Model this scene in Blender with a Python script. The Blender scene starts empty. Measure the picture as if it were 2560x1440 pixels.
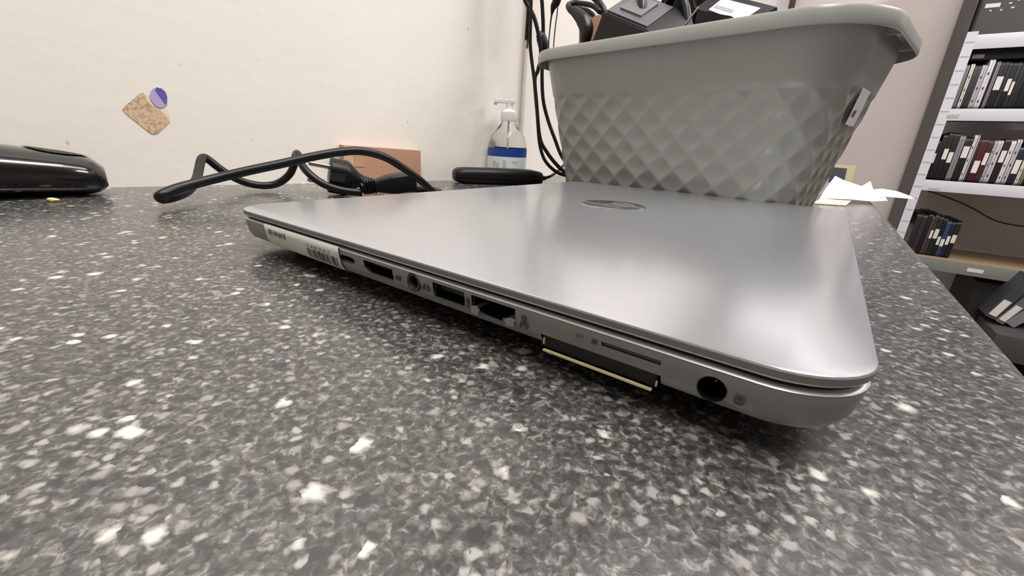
import bpy, bmesh, math, random
import numpy as np
from mathutils import Vector, Matrix
random.seed(7)
SC = bpy.context.scene
COL = SC.collection
R = math.radians

# ------------------------------------------------------------------ camera
FPX, PITCH, ROLL, CH = 1048.8, R(18.965), R(3.36), .0541     # focal length in pixels of a 2560 wide frame
_f = Vector((0, math.cos(PITCH), -math.sin(PITCH))); _r0 = Vector((1, 0, 0)); _u0 = _r0.cross(_f)
CR = _r0*math.cos(ROLL) + _u0*math.sin(ROLL); CU = -_r0*math.sin(ROLL) + _u0*math.cos(ROLL); CF = _f
CP = Vector((0, 0, CH))
cam = bpy.data.cameras.new('camera'); co = bpy.data.objects.new('camera', cam); COL.objects.link(co)
m = Matrix((CR, CU, -CF)).transposed().to_4x4(); m.translation = CP; co.matrix_world = m
cam.sensor_width = 36; cam.lens = FPX/2560*36; cam.clip_start = .005; cam.clip_end = 60
SC.camera = co
# room axes: E1 = across the counter, E2 = along its free edge
PSI = R(144.529)
E1 = Vector((math.cos(PSI), math.sin(PSI), 0)); E2 = Vector((math.sin(PSI), -math.cos(PSI), 0)); Z = Vector((0, 0, 1))
RX = -E1                                                     # along the shelving, to the right

# ------------------------------------------------------------------ world, lights, exposure
w = bpy.data.worlds.new('world'); SC.world = w; w.use_nodes = True
w.node_tree.nodes['Background'].inputs[0].default_value = (1, .97, .94, 1)
w.node_tree.nodes['Background'].inputs[1].default_value = .25
SC.view_settings.view_transform = 'Standard'; SC.view_settings.look = 'None'
SC.view_settings.exposure = 0; SC.view_settings.gamma = 1; SC.view_settings.use_curve_mapping = False
CEIL = 1.75
def area(loc, sx, sy, power, col, rot=(0, 0, 0)):
    l = bpy.data.lights.new('ceiling_lamp', 'AREA'); l.shape = 'RECTANGLE'; l.size = sx; l.size_y = sy; l.energy = power; l.color = col
    o = bpy.data.objects.new('ceiling_lamp', l); COL.objects.link(o); o.location = loc; o.rotation_euler = rot
    return o
# luminaires stand in three places of the ceiling: along / across position in room axes
LAMPS = [(-.35, 1.05, 13), (-1.3, 1.75, 46), (-.35, 2.7, 3.2), (-.25, -.05, 37)]
for a, b, pw in LAMPS:
    p = E1*a + E2*b
    area((p.x, p.y, CEIL-.07), 1.2, .3, pw, (1, .98, .965), (0, 0, math.atan2(E2.y, E2.x)+(math.pi/2 if b > 2 else 0)))

# ------------------------------------------------------------------ pixel helpers
def ray(x, y): return CF + CR*((x-1280)/FPX) + CU*((720-y)/FPX)
def dp(x, y, d): return CP + ray(x, y)*d
def atz(x, y, z=0.): r = ray(x, y); return CP + r*((z-CH)/r.z)
def onpl(x, y, P, n): r = ray(x, y); return CP + r*((P-CP).dot(n)/r.dot(n))

# ------------------------------------------------------------------ materials
def new_mat(name):
    m = bpy.data.materials.new(name); m.use_nodes = True
    return m, m.node_tree.nodes, m.node_tree.links, m.node_tree.nodes['Principled BSDF']
def lin(c): return tuple(((v/255)/12.92 if v/255 <= .04045 else ((v/255+.055)/1.055)**2.4) for v in c)
def mat(name, rgb, rough=.5, metal=0., var=.08, scale=60., bump=0., bscale=400., coat=0., spec=.5):
    """plain procedural surface: a base colour broken up by noise, with optional fine relief (rgb in 0-255)"""
    m, N, L, P = new_mat(name)
    c = lin(rgb)
    tc = N.new('ShaderNodeTexCoord'); nz = N.new('ShaderNodeTexNoise'); nz.inputs['Scale'].default_value = scale; nz.inputs['Detail'].default_value = 4
    mx = N.new('ShaderNodeMix'); mx.data_type = 'RGBA'
    mx.inputs[6].default_value = (*[v*(1-var) for v in c], 1); mx.inputs[7].default_value = (*[min(1, v*(1+var)) for v in c], 1)
    L.new(tc.outputs['Object'], nz.inputs['Vector']); L.new(nz.outputs['Fac'], mx.inputs[0]); L.new(mx.outputs[2], P.inputs['Base Color'])
    P.inputs['Roughness'].default_value = rough; P.inputs['Metallic'].default_value = metal; P.inputs['Specular IOR Level'].default_value = spec
    P.inputs['Coat Weight'].default_value = coat
    if bump:
        n2 = N.new('ShaderNodeTexNoise'); n2.inputs['Scale'].default_value = bscale; b = N.new('ShaderNodeBump'); b.inputs['Strength'].default_value = bump; b.inputs['Distance'].default_value = .0005
        L.new(tc.outputs['Object'], n2.inputs['Vector']); L.new(n2.outputs['Fac'], b.inputs['Height']); L.new(b.outputs['Normal'], P.inputs['Normal'])
    return m

def counter_mat():
    m, N, L, P = new_mat('speckled_laminate')
    tc = N.new('ShaderNodeTexCoord'); 
    wn = N.new('ShaderNodeTexNoise'); wn.inputs['Scale'].default_value = 500; wn.inputs['Detail'].default_value = 2
    L.new(tc.outputs['Object'], wn.inputs['Vector'])
    wm = N.new('ShaderNodeVectorMath'); wm.operation = 'MULTIPLY_ADD'; wm.inputs[1].default_value = (.0022,)*3
    L.new(wn.outputs['Color'], wm.inputs[0]); L.new(tc.outputs['Object'], wm.inputs[2])
    def vor(scale, out='Color', rnd=1.):
        v = N.new('ShaderNodeTexVoronoi'); v.inputs['Scale'].default_value = scale; v.inputs['Randomness'].default_value = rnd
        L.new(wm.outputs[0], v.inputs['Vector']); return v
    def ramp(src, stops, interp='LINEAR'):
        r = N.new('ShaderNodeValToRGB'); r.color_ramp.interpolation = interp
        while len(r.color_ramp.elements) < len(stops): r.color_ramp.elements.new(.5)
        for e, (p, c) in zip(r.color_ramp.elements, stops): e.position = p; e.color = (*c, 1)
        L.new(src, r.inputs[0]); return r
    # ground: a tangle of fine grey grains
    n1 = N.new('ShaderNodeTexNoise'); n1.inputs['Scale'].default_value = 520; n1.inputs['Detail'].default_value = 2.5; n1.inputs['Roughness'].default_value = .6; n1.inputs['Distortion'].default_value = .6
    L.new(tc.outputs['Object'], n1.inputs['Vector'])
    g = ramp(n1.outputs['Fac'], [(.34, (.020, .0195, .019)), (.46, (.042, .040, .038)), (.56, (.082, .078, .073)), (.68, (.28, .265, .245))])
    v1 = vor(820); sp = N.new('ShaderNodeSeparateColor'); L.new(v1.outputs['Color'], sp.inputs[0])
    g2 = ramp(sp.outputs[0], [(0, (.012, .012, .013)), (.45, (.030, .029, .028)), (.75, (.075, .072, .067)), (.95, (.20, .19, .175))])
    mx = N.new('ShaderNodeMix'); mx.data_type = 'RGBA'; mx.inputs[0].default_value = .28
    L.new(g.outputs[0], mx.inputs[6]); L.new(g2.outputs[0], mx.inputs[7])
    cur = mx.outputs[2]
    # larger chips: pale and dark ones, each picked out of its own cell grid
    for sc, thr, rad, c in ((430, .86, .22, (.30, .29, .265)), (250, .93, .20, (.55, .53, .48)), (210, .94, .24, (.02, .02, .024)), (330, .88, .22, (.24, .22, .205)), (170, .965, .18, (.62, .60, .54))):
        v = vor(sc); s = N.new('ShaderNodeSeparateColor'); L.new(v.outputs['Color'], s.inputs[0])
        a = N.new('ShaderNodeMath'); a.operation = 'GREATER_THAN'; a.inputs[1].default_value = thr; L.new(s.outputs[1], a.inputs[0])
        b = N.new('ShaderNodeMapRange'); b.inputs['From Min'].default_value = rad; b.inputs['From Max'].default_value = rad+.26; b.inputs['To Min'].default_value = 1; b.inputs['To Max'].default_value = 0
        L.new(v.outputs['Distance'], b.inputs['Value'])
        k = N.new('ShaderNodeMath'); k.operation = 'MULTIPLY'; L.new(a.outputs[0], k.inputs[0]); L.new(b.outputs[0], k.inputs[1])
        mm = N.new('ShaderNodeMix'); mm.data_type = 'RGBA'; L.new(k.outputs[0], mm.inputs[0]); L.new(cur, mm.inputs[6]); mm.inputs[7].default_value = (*c, 1)
        cur = mm.outputs[2]
    L.new(cur, P.inputs['Base Color'])
    P.inputs['Roughness'].default_value = .25; P.inputs['Specular IOR Level'].default_value = .95
    bn = N.new('ShaderNodeBump'); bn.inputs['Strength'].default_value = .12; bn.inputs['Distance'].default_value = .0003
    L.new(n1.outputs['Fac'], bn.inputs['Height']); L.new(bn.outputs['Normal'], P.inputs['Normal'])
    return m

def wall_mat(name, rgb, marks=True, rough=.6):
    m, N, L, P = new_mat(name)
    c = lin(rgb)
    tc = N.new('ShaderNodeTexCoord')
    n1 = N.new('ShaderNodeTexNoise'); n1.inputs['Scale'].default_value = 5; n1.inputs['Detail'].default_value = 5
    L.new(tc.outputs['Object'], n1.inputs['Vector'])
    mx = N.new('ShaderNodeMix'); mx.data_type = 'RGBA'; mx.inputs[6].default_value = (*[v*.93 for v in c], 1); mx.inputs[7].default_value = (*[min(1, v*1.05) for v in c], 1)
    L.new(n1.outputs['Fac'], mx.inputs[0]); cur = mx.outputs[2]
    if marks:   # scuffs and pinpricks: small irregular dark flecks gathered in loose areas
        for sc, thr, col in ((26, .80, (.22, .20, .18)), (60, .86, (.30, .27, .25)), (120, .93, (.34, .31, .29))):
            v = N.new('ShaderNodeTexVoronoi'); v.inputs['Scale'].default_value = sc
            mp = N.new('ShaderNodeMapping'); mp.inputs['Rotation'].default_value = (.5, .3, .2); mp.inputs['Scale'].default_value = (1, 1, .55)
            wz = N.new('ShaderNodeTexNoise'); wz.inputs['Scale'].default_value = 160; L.new(tc.outputs['Object'], wz.inputs['Vector'])
            ad = N.new('ShaderNodeVectorMath'); ad.operation = 'MULTIPLY_ADD'; ad.inputs[1].default_value = (.012,)*3
            L.new(wz.outputs['Color'], ad.inputs[0]); L.new(tc.outputs['Object'], ad.inputs[2]); L.new(ad.outputs[0], mp.inputs['Vector']); L.new(mp.outputs[0], v.inputs['Vector'])
            s = N.new('ShaderNodeSeparateColor'); L.new(v.outputs['Color'], s.inputs[0])
            a = N.new('ShaderNodeMath'); a.operation = 'GREATER_THAN'; a.inputs[1].default_value = thr; L.new(s.outputs[0], a.inputs[0])
            b = N.new('ShaderNodeMapRange'); b.inputs['From Min'].default_value = .04; b.inputs['From Max'].default_value = .11; b.inputs['To Min'].default_value = .55; b.inputs['To Max'].default_value = 0
            L.new(v.outputs['Distance'], b.inputs['Value'])
            k = N.new('ShaderNodeMath'); k.operation = 'MULTIPLY'; L.new(a.outputs[0], k.inputs[0]); L.new(b.outputs[0], k.inputs[1])
            mm = N.new('ShaderNodeMix'); mm.data_type = 'RGBA'; L.new(k.outputs[0], mm.inputs[0]); L.new(cur, mm.inputs[6]); mm.inputs[7].default_value = (*col, 1)
            cur = mm.outputs[2]
    L.new(cur, P.inputs['Base Color']); P.inputs['Roughness'].default_value = rough
    n2 = N.new('ShaderNodeTexNoise'); n2.inputs['Scale'].default_value = 90; b = N.new('ShaderNodeBump'); b.inputs['Strength'].default_value = .12; b.inputs['Distance'].default_value = .002
    L.new(tc.outputs['Object'], n2.inputs['Vector']); L.new(n2.outputs['Fac'], b.inputs['Height']); L.new(b.outputs['Normal'], P.inputs['Normal'])
    return m

M = dict(
    counter=counter_mat(), wall=wall_mat('white_wall', (238, 231, 222)), back=wall_mat('mauve_wall', (232, 222, 218), False),
    ceil=mat('ceiling_paint', (225, 222, 215), .8), floor=mat('grey_floor', (105, 100, 96), .5, scale=8),
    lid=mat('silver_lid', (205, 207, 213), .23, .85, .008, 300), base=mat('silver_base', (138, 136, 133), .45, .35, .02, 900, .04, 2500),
    gasket=mat('black_rubber', (12, 12, 14), .7), dark=mat('port_black', (8, 8, 9), .5), portmetal=mat('port_metal', (120, 115, 110), .35, 1),
    gold=mat('gold_strip', (214, 200, 150), .4, .3), chrome=mat('chrome', (210, 212, 215), .12, 1, .01), ink=mat('grey_print', (62, 60, 58), .6),
    paper=mat('white_paper', (228, 226, 230), .7), lab=mat('label_paper', (214, 212, 204), .55), inkb=mat('black_print', (50, 47, 48), .6), inkg=mat('faint_print', (96, 92, 90), .6),
    basket=mat('grey_green_plastic', (152, 153, 148), .32, 0, .03, 30, .05, 300), rubber=mat('cable_rubber', (9, 9, 10), .4, 0, .1, 200, 0, 1, 0, .4),
    blackp=mat('black_plastic', (9, 9, 11), .45, 0, .1, 90, .1, 1500, 0, .35), gloss=mat('glossy_black_plastic', (8, 7, 8), .18, 0, .1, 60, 0, 1, .5),
    greyp=mat('grey_plastic_face', (92, 92, 96), .4), pin=mat('nickel_pin', (178, 170, 160), .25, 1), card=mat('brown_cardboard', (188, 146, 118), .8, 0, .08, 40),
    cardd=mat('cardboard_edge', (150, 108, 82), .85), blue=mat('blue_band', (26, 62, 148), .45), pump=mat('white_plastic', (236, 234, 232), .35),
    white=mat('white_steel', (206, 205, 213), .35, 0, .02), greysteel=mat('grey_steel', (120, 120, 116), .45, 0, .03), darkp=mat('dark_side_panel', (64, 60, 60), .55),
    wood=mat('chipboard', (150, 126, 96), .7, 0, .12, 60), cream=mat('cream_card', (222, 212, 172), .6), slate=mat('slate_print', (84, 82, 92), .6),
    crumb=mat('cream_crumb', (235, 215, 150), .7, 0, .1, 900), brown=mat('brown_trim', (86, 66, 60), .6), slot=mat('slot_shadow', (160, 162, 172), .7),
)
def glass(name, col, rough=.03, ior=1.4):
    m, N, L, P = new_mat(name); P.inputs['Base Color'].default_value = (*col, 1); P.inputs['Transmission Weight'].default_value = 1; P.inputs['Roughness'].default_value = rough; P.inputs['IOR'].default_value = ior
    return m
M['glass'] = glass('clear_plastic', (.93, .95, .92), .05, 1.2)
def emit(name, col, s):
    m, N, L, P = new_mat(name); P.inputs['Emission Color'].default_value = (*col, 1); P.inputs['Emission Strength'].default_value = s; return m
M['tube'] = emit('lit_diffuser', (1, .98, .965), 4)

# tan sticker with a worn speckle; round sticker of two violets, split on a slant
def sticker_mat():
    m, N, L, P = new_mat('worn_tan_sticker')
    tc = N.new('ShaderNodeTexCoord'); n = N.new('ShaderNodeTexNoise'); n.inputs['Scale'].default_value = 420; n.inputs['Detail'].default_value = 4
    L.new(tc.outputs['Object'], n.inputs['Vector']); r = N.new('ShaderNodeValToRGB')
    r.color_ramp.elements[0].position = .36; r.color_ramp.elements[0].color = (*lin((176, 142, 118)), 1); r.color_ramp.elements[1].position = .56; r.color_ramp.elements[1].color = (*lin((212, 186, 152)), 1)
    L.new(n.outputs['Fac'], r.inputs[0]); L.new(r.outputs[0], P.inputs['Base Color']); P.inputs['Roughness'].default_value = .7; return m
M['tan'] = sticker_mat()
M['lilac'] = mat('lilac_print', (182, 168, 212), .5); M['violet'] = mat('violet_print', (98, 88, 172), .5); M['creamp'] = mat('pale_cream_glue', (232, 218, 192), .6)

# ------------------------------------------------------------------ mesh helpers
def tag(o, label=None, cat=None, group=None, kind=None):
    if label: o['label'] = label
    if cat: o['category'] = cat
    if group: o['group'] = group
    if kind: o['kind'] = kind
    return o
def obj(name, me, material=None, parent=None, smooth=False, mw=None):
    """link a mesh / bmesh as one object; mw = placement of a top-level thing"""
    if isinstance(me, bmesh.types.BMesh):
        bmesh.ops.recalc_face_normals(me, faces=me.faces)
        d = bpy.data.meshes.new(name); me.to_mesh(d); me.free(); me = d
    if material is not None and not me.materials: me.materials.append(material)
    o = bpy.data.objects.new(name, me); COL.objects.link(o)
    if smooth:
        me.polygons.foreach_set('use_smooth', [True]*len(me.polygons))
        if smooth != 'all':
            try: me.set_sharp_from_angle(angle=R(smooth if smooth is not True else 35))
            except Exception: pass
    if mw is not None: o.matrix_world = mw
    if parent is not None: o.parent = parent
    return o
def empty(name, mw=None, loc=None, label=None, cat=None, group=None):
    o = bpy.data.objects.new(name, None); COL.objects.link(o); o.empty_display_size = .02
    if mw is not None: o.matrix_world = mw
    if loc is not None: o.location = loc
    return tag(o, label, cat, group)
def frame(origin, x, y):
    x = Vector(x).normalized(); z = x.cross(Vector(y)).normalized(); y = z.cross(x)
    m = Matrix((x, y, z)).transposed().to_4x4(); m.translation = Vector(origin); return m
def bx(bm, x0, x1, y0, y1, z0, z1, bev=0.):
    v = [bm.verts.new((x, y, z)) for z in (z0, z1) for y in (y0, y1) for x in (x0, x1)]
    fs = [bm.faces.new([v[i] for i in q]) for q in ((0, 2, 3, 1), (4, 5, 7, 6), (0, 1, 5, 4), (2, 6, 7, 3), (0, 4, 6, 2), (1, 3, 7, 5))]
    if bev:
        es = list({e for f in fs for e in f.edges}); bmesh.ops.bevel(bm, geom=es, offset=bev, segments=2, affect='EDGES', profile=.6)
    return bm
def box(name, x0, x1, y0, y1, z0, z1, material, parent=None, bev=0., mw=None):
    return obj(name, bx(bmesh.new(), min(x0, x1), max(x0, x1), min(y0, y1), max(y0, y1), min(z0, z1), max(z0, z1), bev), material, parent, 30 if bev else False, mw)
def rrect(W, D, r, n=10, x0=0., y0=0.):
    """rounded rectangle [x0,x0+W] x [y0,y0+D]; r may be four corner radii (from the far right corner, anticlockwise)"""
    rs = r if isinstance(r, (tuple, list)) else (r,)*4
    out = []
    for (cx, cy), a0, q in (((1, 1), 0, rs[0]), ((0, 1), 90, rs[1]), ((0, 0), 180, rs[2]), ((1, 0), 270, rs[3])):
        px = x0 + (W-q if cx else q); py = y0 + (D-q if cy else q)
        for k in range(n+1):
            a = R(a0+90*k/n); out.append((px+q*math.cos(a), py+q*math.sin(a)))
    return out
def loft(bm, rings, cap0=True, cap1=True, closed=True):
    vs = [[bm.verts.new(p) for p in ring] for ring in rings]
    n = len(rings[0])
    for a, b in zip(vs, vs[1:]):
        for i in range(n if closed else n-1):
            j = (i+1) % n; bm.faces.new((a[i], a[j], b[j], b[i]))
    if cap0: bm.faces.new(list(reversed(vs[0])))
    if cap1: bm.faces.new(vs[-1])
    return bm
def prism(bm, poly, z0, z1): return loft(bm, [[(x, y, z0) for x, y in poly], [(x, y, z1) for x, y in poly]])
def lathe(bm, prof, n=32, mtx=None):
    rings = []
    for r, z in prof: rings.append([Vector((r*math.cos(2*math.pi*k/n), r*math.sin(2*math.pi*k/n), z)) for k in range(n)])
    if mtx is not None: rings = [[mtx @ p for p in q] for q in rings]
    return loft(bm, rings)
def spline(pts, sub=8):
    P = [Vector(p) for p in pts]; P = [P[0]*2-P[1]] + P + [P[-1]*2-P[-2]]; out = []
    for i in range(1, len(P)-2):
        for k in range(sub):
            t = k/sub; a, b, c, d = P[i-1:i+3]
            out.append(.5*((2*b)+(c-a)*t+(2*a-5*b+4*c-d)*t*t+(3*b-a-3*c+d)*t**3))
    out.append(P[-2]); return out
def tube(bm, pts, rad, n=10, sub=8, smooth=True, flat=1.):
    P = spline(pts, sub) if smooth else [Vector(p) for p in pts]
    rs = rad if isinstance(rad, (list, tuple)) else [rad]*len(P)
    if len(rs) != len(P): rs = list(np.interp(np.linspace(0, 1, len(P)), np.linspace(0, 1, len(rs)), rs))
    t = (P[1]-P[0]).normalized(); u = t.cross(Z); u = u.normalized() if u.length > .05 else t.cross(Vector((1, 0, 0))).normalized()
    rings = []
    for i, p in enumerate(P):
        t = (P[min(i+1, len(P)-1)]-P[max(i-1, 0)]).normalized(); u = (u-t*u.dot(t)).normalized(); v = t.cross(u)
        rings.append([p+(u*math.cos(a)+v*math.sin(a)*flat)*rs[i] for a in [2*math.pi*k/n for k in range(n)]])
    return loft(bm, rings)
def quad_pts(bm, pts): return bm.faces.new([bm.verts.new(p) for p in pts])
def text(name, s, size, material, parent, mw, depth=.00008, align='LEFT', sx=1.):
    c = bpy.data.curves.new(name, 'FONT'); c.body = s; c.size = size; c.extrude = depth; c.align_x = align; c.resolution_u = 3
    t = bpy.data.objects.new(name, c); COL.objects.link(t)
    dg = bpy.context.evaluated_depsgraph_get(); me = bpy.data.meshes.new_from_object(t.evaluated_get(dg)); bpy.data.objects.remove(t)
    me.transform(mw @ Matrix.Diagonal((sx, 1, 1, 1)))
    o = obj(name, me, None, parent); me.materials.clear(); me.materials.append(material); return o

# ================================================================== THE SETTING
P1 = atz(10, 474); P2 = atz(1130, 451); WD = (P2-P1).normalized()            # main white wall
WN = Vector((WD.y, -WD.x, 0))                                               # towards the room
Pl = P1 - WD*2.2
# corner K: along the wall until the pixel column 1293
rk = ray(1293, 450); rk2 = Vector((rk.x, rk.y, 0)).normalized()
def isect(p, d, q, e):  # 2d line intersection
    den = d.x*e.y-d.y*e.x; t = ((q.x-p.x)*e.y-(q.y-p.y)*e.x)/den; return Vector((p.x+d.x*t, p.y+d.y*t, 0))
K = isect(P1, WD, Vector((0, 0, 0)), rk2)
BACK = 3.05
r3 = ray(1968, 20); r3 = Vector((r3.x, r3.y, 0)); C3 = r3*(BACK/r3.dot(E2))
K2 = atz(1385, 438); D2 = (C3-K2); D2.z = 0; D2.normalize()
K3 = isect(K2, D2, Vector((0, 0, 0)), Vector((K.x+.018, K.y, 0)))
ZF = -.76
def wall_poly(name, pts, z0, z1, mt, th=.08, n_out=None):
    """a wall standing on a polyline, thickened away from the room"""
    bm = bmesh.new()
    for a, b in zip(pts, pts[1:]):
        d = (b-a).normalized(); n = Vector((-d.y, d.x, 0)) if n_out is None else n_out
        prism(bm, [(a.x, a.y), (b.x, b.y), (b.x+n.x*th, b.y+n.y*th), (a.x+n.x*th, a.y+n.y*th)], z0, z1)
    return tag(obj(name, bm, mt), kind='structure')
wall_poly('wall_left', [Pl, K], ZF, CEIL, M['wall'])
wall_poly('wall_left_far', [K, K3], ZF, CEIL, M['wall'], .02)
wall_poly('wall_left_recess', [K3, C3], ZF, CEIL, M['wall'])
B0 = C3; B1 = C3 + RX*5.0
wall_poly('wall_back', [B0, B1], ZF, CEIL, M['back'])
NEAR = -2.6
R0 = B1; R1 = B1 - E2*(BACK-NEAR)
wall_poly('wall_right', [R0, R1], ZF, CEIL, M['back'])
F1 = E2*NEAR + E1*3.6; 
wall_poly('wall_near', [R1, R1+E1*7.5], ZF, CEIL, M['wall'])
wall_poly('wall_side', [R1+E1*7.5, Pl-WD*.2], ZF, CEIL, M['wall'])
bm = bmesh.new(); fl = frame(Vector((0, 0, 0)), E2, E1)
tag(obj('floor', bx(bmesh.new(), NEAR-.6, BACK+.4, -6, 4.5, ZF-.1, ZF), M['floor'], mw=fl), kind='structure')
tag(obj('ceiling', bx(bmesh.new(), NEAR-.6, BACK+.4, -6, 4.5, CEIL, CEIL+.1), M['ceil'], mw=fl), kind='structure')
# dark timber strip in the far corner
ts = frame(C3, RX, E2); tag(box('trim_1', 0, .035, -.03, 0, ZF, CEIL, M['brown'], mw=ts), kind='structure')
DF = frame(C3, -D2, Vector((D2.y, -D2.x, 0)))
for i_, a_ in enumerate((.05, .14, .23, .32)):
    tag(box('trim_%d' % (i_+2), a_, a_+.035, .0, .012, ZF, CEIL, M['white'], mw=DF), kind='structure')
# worktop: free edge parallel to E2, meets the white wall
EDGE = -.0605                                                     # E1 coordinate of the free edge
def rm(a, b): return E1*a + E2*b
END = .93
edge_pts = [rm(EDGE, -.55), rm(EDGE, END-.02)]
Kc = isect(K3, D2, rm(0, END), E1)
poly = [rm(EDGE, -.6), rm(EDGE, END-.02), rm(EDGE+.006, END-.006), rm(EDGE+.02, END), Kc + D2*0, K3, K, P1-WD*1.3, P1-WD*1.3+WN*1.4]
bm = bmesh.new()
rings = []
cc = sum(poly, Vector())/len(poly)
def inset(pts, d):
    out = []; n = len(pts)
    for i, p in enumerate(pts):
        a, b = pts[i-1], pts[(i+1) % n]; q = p.copy()
        if i in (0, 1, 2, 3): q = q + E1*d
        if i in (2, 3, 4): q = q - E2*d*.5
        out.append(q)
    return out
for d, z in ((.012, -.040), (0, -.034), (0, -.006), (.0018, -.0018), (.006, 0)):
    rings.append([Vector((p.x, p.y, z)) for p in inset(poly, d)])
loft(bm, rings)
ct = tag(obj('worktop', bm, M['counter'], smooth=25), 'long speckled dark grey stone-look worktop under the laptop', 'worktop')
bm = bmesh.new(); prism(bm, [(p.x, p.y) for p in [rm(EDGE+.06, -.55), rm(EDGE+.06, END-.05), rm(EDGE+.30, END-.05), rm(EDGE+.30, -.55)]], ZF, -.0405)
tag(obj('base_cabinet', bm, M['greysteel']), 'plain grey base cabinet carrying the worktop, mostly out of view', 'cabinet')

# ceiling luminaires with lit diffusers (outside the frame)
for i, (a, b, pw) in enumerate(LAMPS):
    r_ = empty('ceiling_light', frame(rm(a, b)+Z*CEIL, *((E1, E2) if b > 2 else (E2, -E1))), label=['fluorescent ceiling light over the far half of the worktop', 'fluorescent ceiling light over the aisle', 'fluorescent ceiling light close to the grey wall', 'fluorescent ceiling light straight above the laptop'][i], cat='light')
    box('housing', -.62, .62, -.17, .17, -.045, -.001, M['white'], r_, .004)
    box('diffuser', -.60, .60, -.15, .15, -.058, -.0455, M['tube'], r_, .004)

# ================================================================== LAPTOP (local x along the hinge side, y along the port side, z up)
LW, LD = .338, .237
BN = Vector((.05957, .05715, 0))
LM = frame(BN, E2, E1)
lap = empty('laptop', LM, label='closed silver laptop lying on the worktop, ports along its near side', cat='laptop')
RC = (.013, .016, .017, .013)   # radii: (far-right, far-left?, near, ...)
def slab(rings, n=10):
    bm = bmesh.new(); rr = []
    for ins, z in rings:
        rr.append([(x, y, z) for x, y in rrect(LW-2*ins, LD-2*ins, max(.017-ins, .003), n, ins, ins)])
    return loft(bm, rr)
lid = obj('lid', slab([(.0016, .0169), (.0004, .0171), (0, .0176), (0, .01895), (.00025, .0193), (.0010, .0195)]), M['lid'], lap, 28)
lid.data.materials.append(mat('shaded_satin_flank', (112, 110, 108), .55, .2, .01, 300))  # rougher, darker copy of the lid; shade of the side faces put into its colour
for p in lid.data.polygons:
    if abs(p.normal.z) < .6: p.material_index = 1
obj('gasket', slab([(.0022, .0160), (.0022, .0172)]), M['gasket'], lap)
basebm = slab([(.030, .0031), (.016, .0036), (.0062, .0052), (.0026, .0072), (.0012, .0095), (.0004, .0135), (.0003, .0152), (.0010, .01575), (.0016, .0158)])
bobj = obj('base', basebm, M['base'], None)
# openings cut in the port side (x = 0); y positions in mm from the near corner
def cutbox(bm, y0, y1, z0, z1, d=.009): bx(bm, -.002, d, y0/1e3, y1/1e3, z0/1e3, z1/1e3)
def cutcyl(bm, y, z, r, d=.011):
    mt = Matrix.Translation((-.002, y/1e3, z/1e3)) @ Matrix.Rotation(R(90), 4, 'Y'); lathe(bm, [(r/1e3, 0), (r/1e3, d)], 28, mt)
def ypoly(bm, pts, d=.009, x0=-.002):
    """prism along x of a (y,z) outline in mm"""
    loft(bm, [[(x0, y/1e3, z/1e3) for y, z in pts], [(d, y/1e3, z/1e3) for y, z in pts]])
cb = bmesh.new()
usbc = [(141.0+q, zz) for q, zz in ((0, 12.2), (.6, 11.5), (1.5, 11.2), (7.2, 11.2), (8.2, 11.5), (8.7, 12.2), (8.7, 12.6), (8.2, 13.3), (7.2, 13.6), (1.5, 13.6), (.6, 13.3), (0, 12.6))]
ypoly(cb, usbc)
dpo = [(120.6, 9.9), (132.8, 9.9), (135.6, 11.8), (135.6, 14.3), (120.6, 14.3)]
ypoly(cb, dpo)
cutcyl(cb, 110.7, 12.2, 3.0)
cutbox(cb, 89.6, 102.2, 9.5, 14.4)
eth = [(72.0, 14.4), (87.0, 14.4), (87.0, 10.6), (84.8, 10.6), (84.8, 9.6), (83.0, 9.2), (76.0, 9.0), (76.0, 10.0), (73.2, 10.3), (72.0, 9.8)]
ypoly(cb, eth, .011)
cutbox(cb, 34.3, 64.4, 1.0, 9.7, .0075)
cutbox(cb, 34.6, 48.0, 12.35, 13.4, .003)
cutcyl(cb, 24.4, 11.0, 2.75)
cut = obj('cutter', cb)
md = bobj.modifiers.new('b', 'BOOLEAN'); md.operation = 'DIFFERENCE'; md.solver = 'EXACT'; md.object = cut
bobj.data.materials.append(M['dark'])
for p in cut.data.polygons: p.material_index = 0
cut.data.materials.append(M['dark'])
dg = bpy.context.evaluated_depsgraph_get(); nm = bpy.data.meshes.new_from_object(bobj.evaluated_get(dg)); bpy.data.objects.remove(bobj); bpy.data.objects.remove(cut)
base = obj('base', nm, None, lap, 28)
def pp(name, bm, mt, par=lap, sm=False): return obj(name, bm, mt, par, sm)
def ringwall(bm, outer, inner, x0, x1):
    """thin metal sleeve between two (y,z) outlines"""
    n = len(outer); A = [[bm.verts.new((x, y/1e3, z/1e3)) for y, z in o] for x in (x0, x1) for o in (outer, inner)]
    for i in range(n):
        j = (i+1) % n
        bm.faces.new((A[0][i], A[0][j], A[1][j], A[1][i])); bm.faces.new((A[1][i], A[1][j], A[3][j], A[3][i])); bm.faces.new((A[0][j], A[0][i], A[2][i], A[2][j]))
def shrink(o, k):
    cy = sum(p[0] for p in o)/len(o); cz = sum(p[1] for p in o)/len(o); 
    return [(y-math.copysign(min(k, abs(y-cy)*.9), y-cy), z-math.copysign(min(k, abs(z-cz)*.9), z-cz)) for y, z in o]
def port(name, outline, tongue, label=None, depth=.0085, x0=.0012):
    bm = bmesh.new(); ringwall(bm, shrink(outline, .05), shrink(outline, .45), x0, depth); o = pp(name, bm, M['portmetal'])
    if label: o['label'] = label
    if tongue:
        t = bmesh.new(); bx(t, .0028, depth, tongue[0]/1e3, tongue[1]/1e3, tongue[2]/1e3, tongue[3]/1e3); obj('contact_tongue', t, M['dark'] if len(tongue) < 5 else M[tongue[4]], o)
    return o
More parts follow.
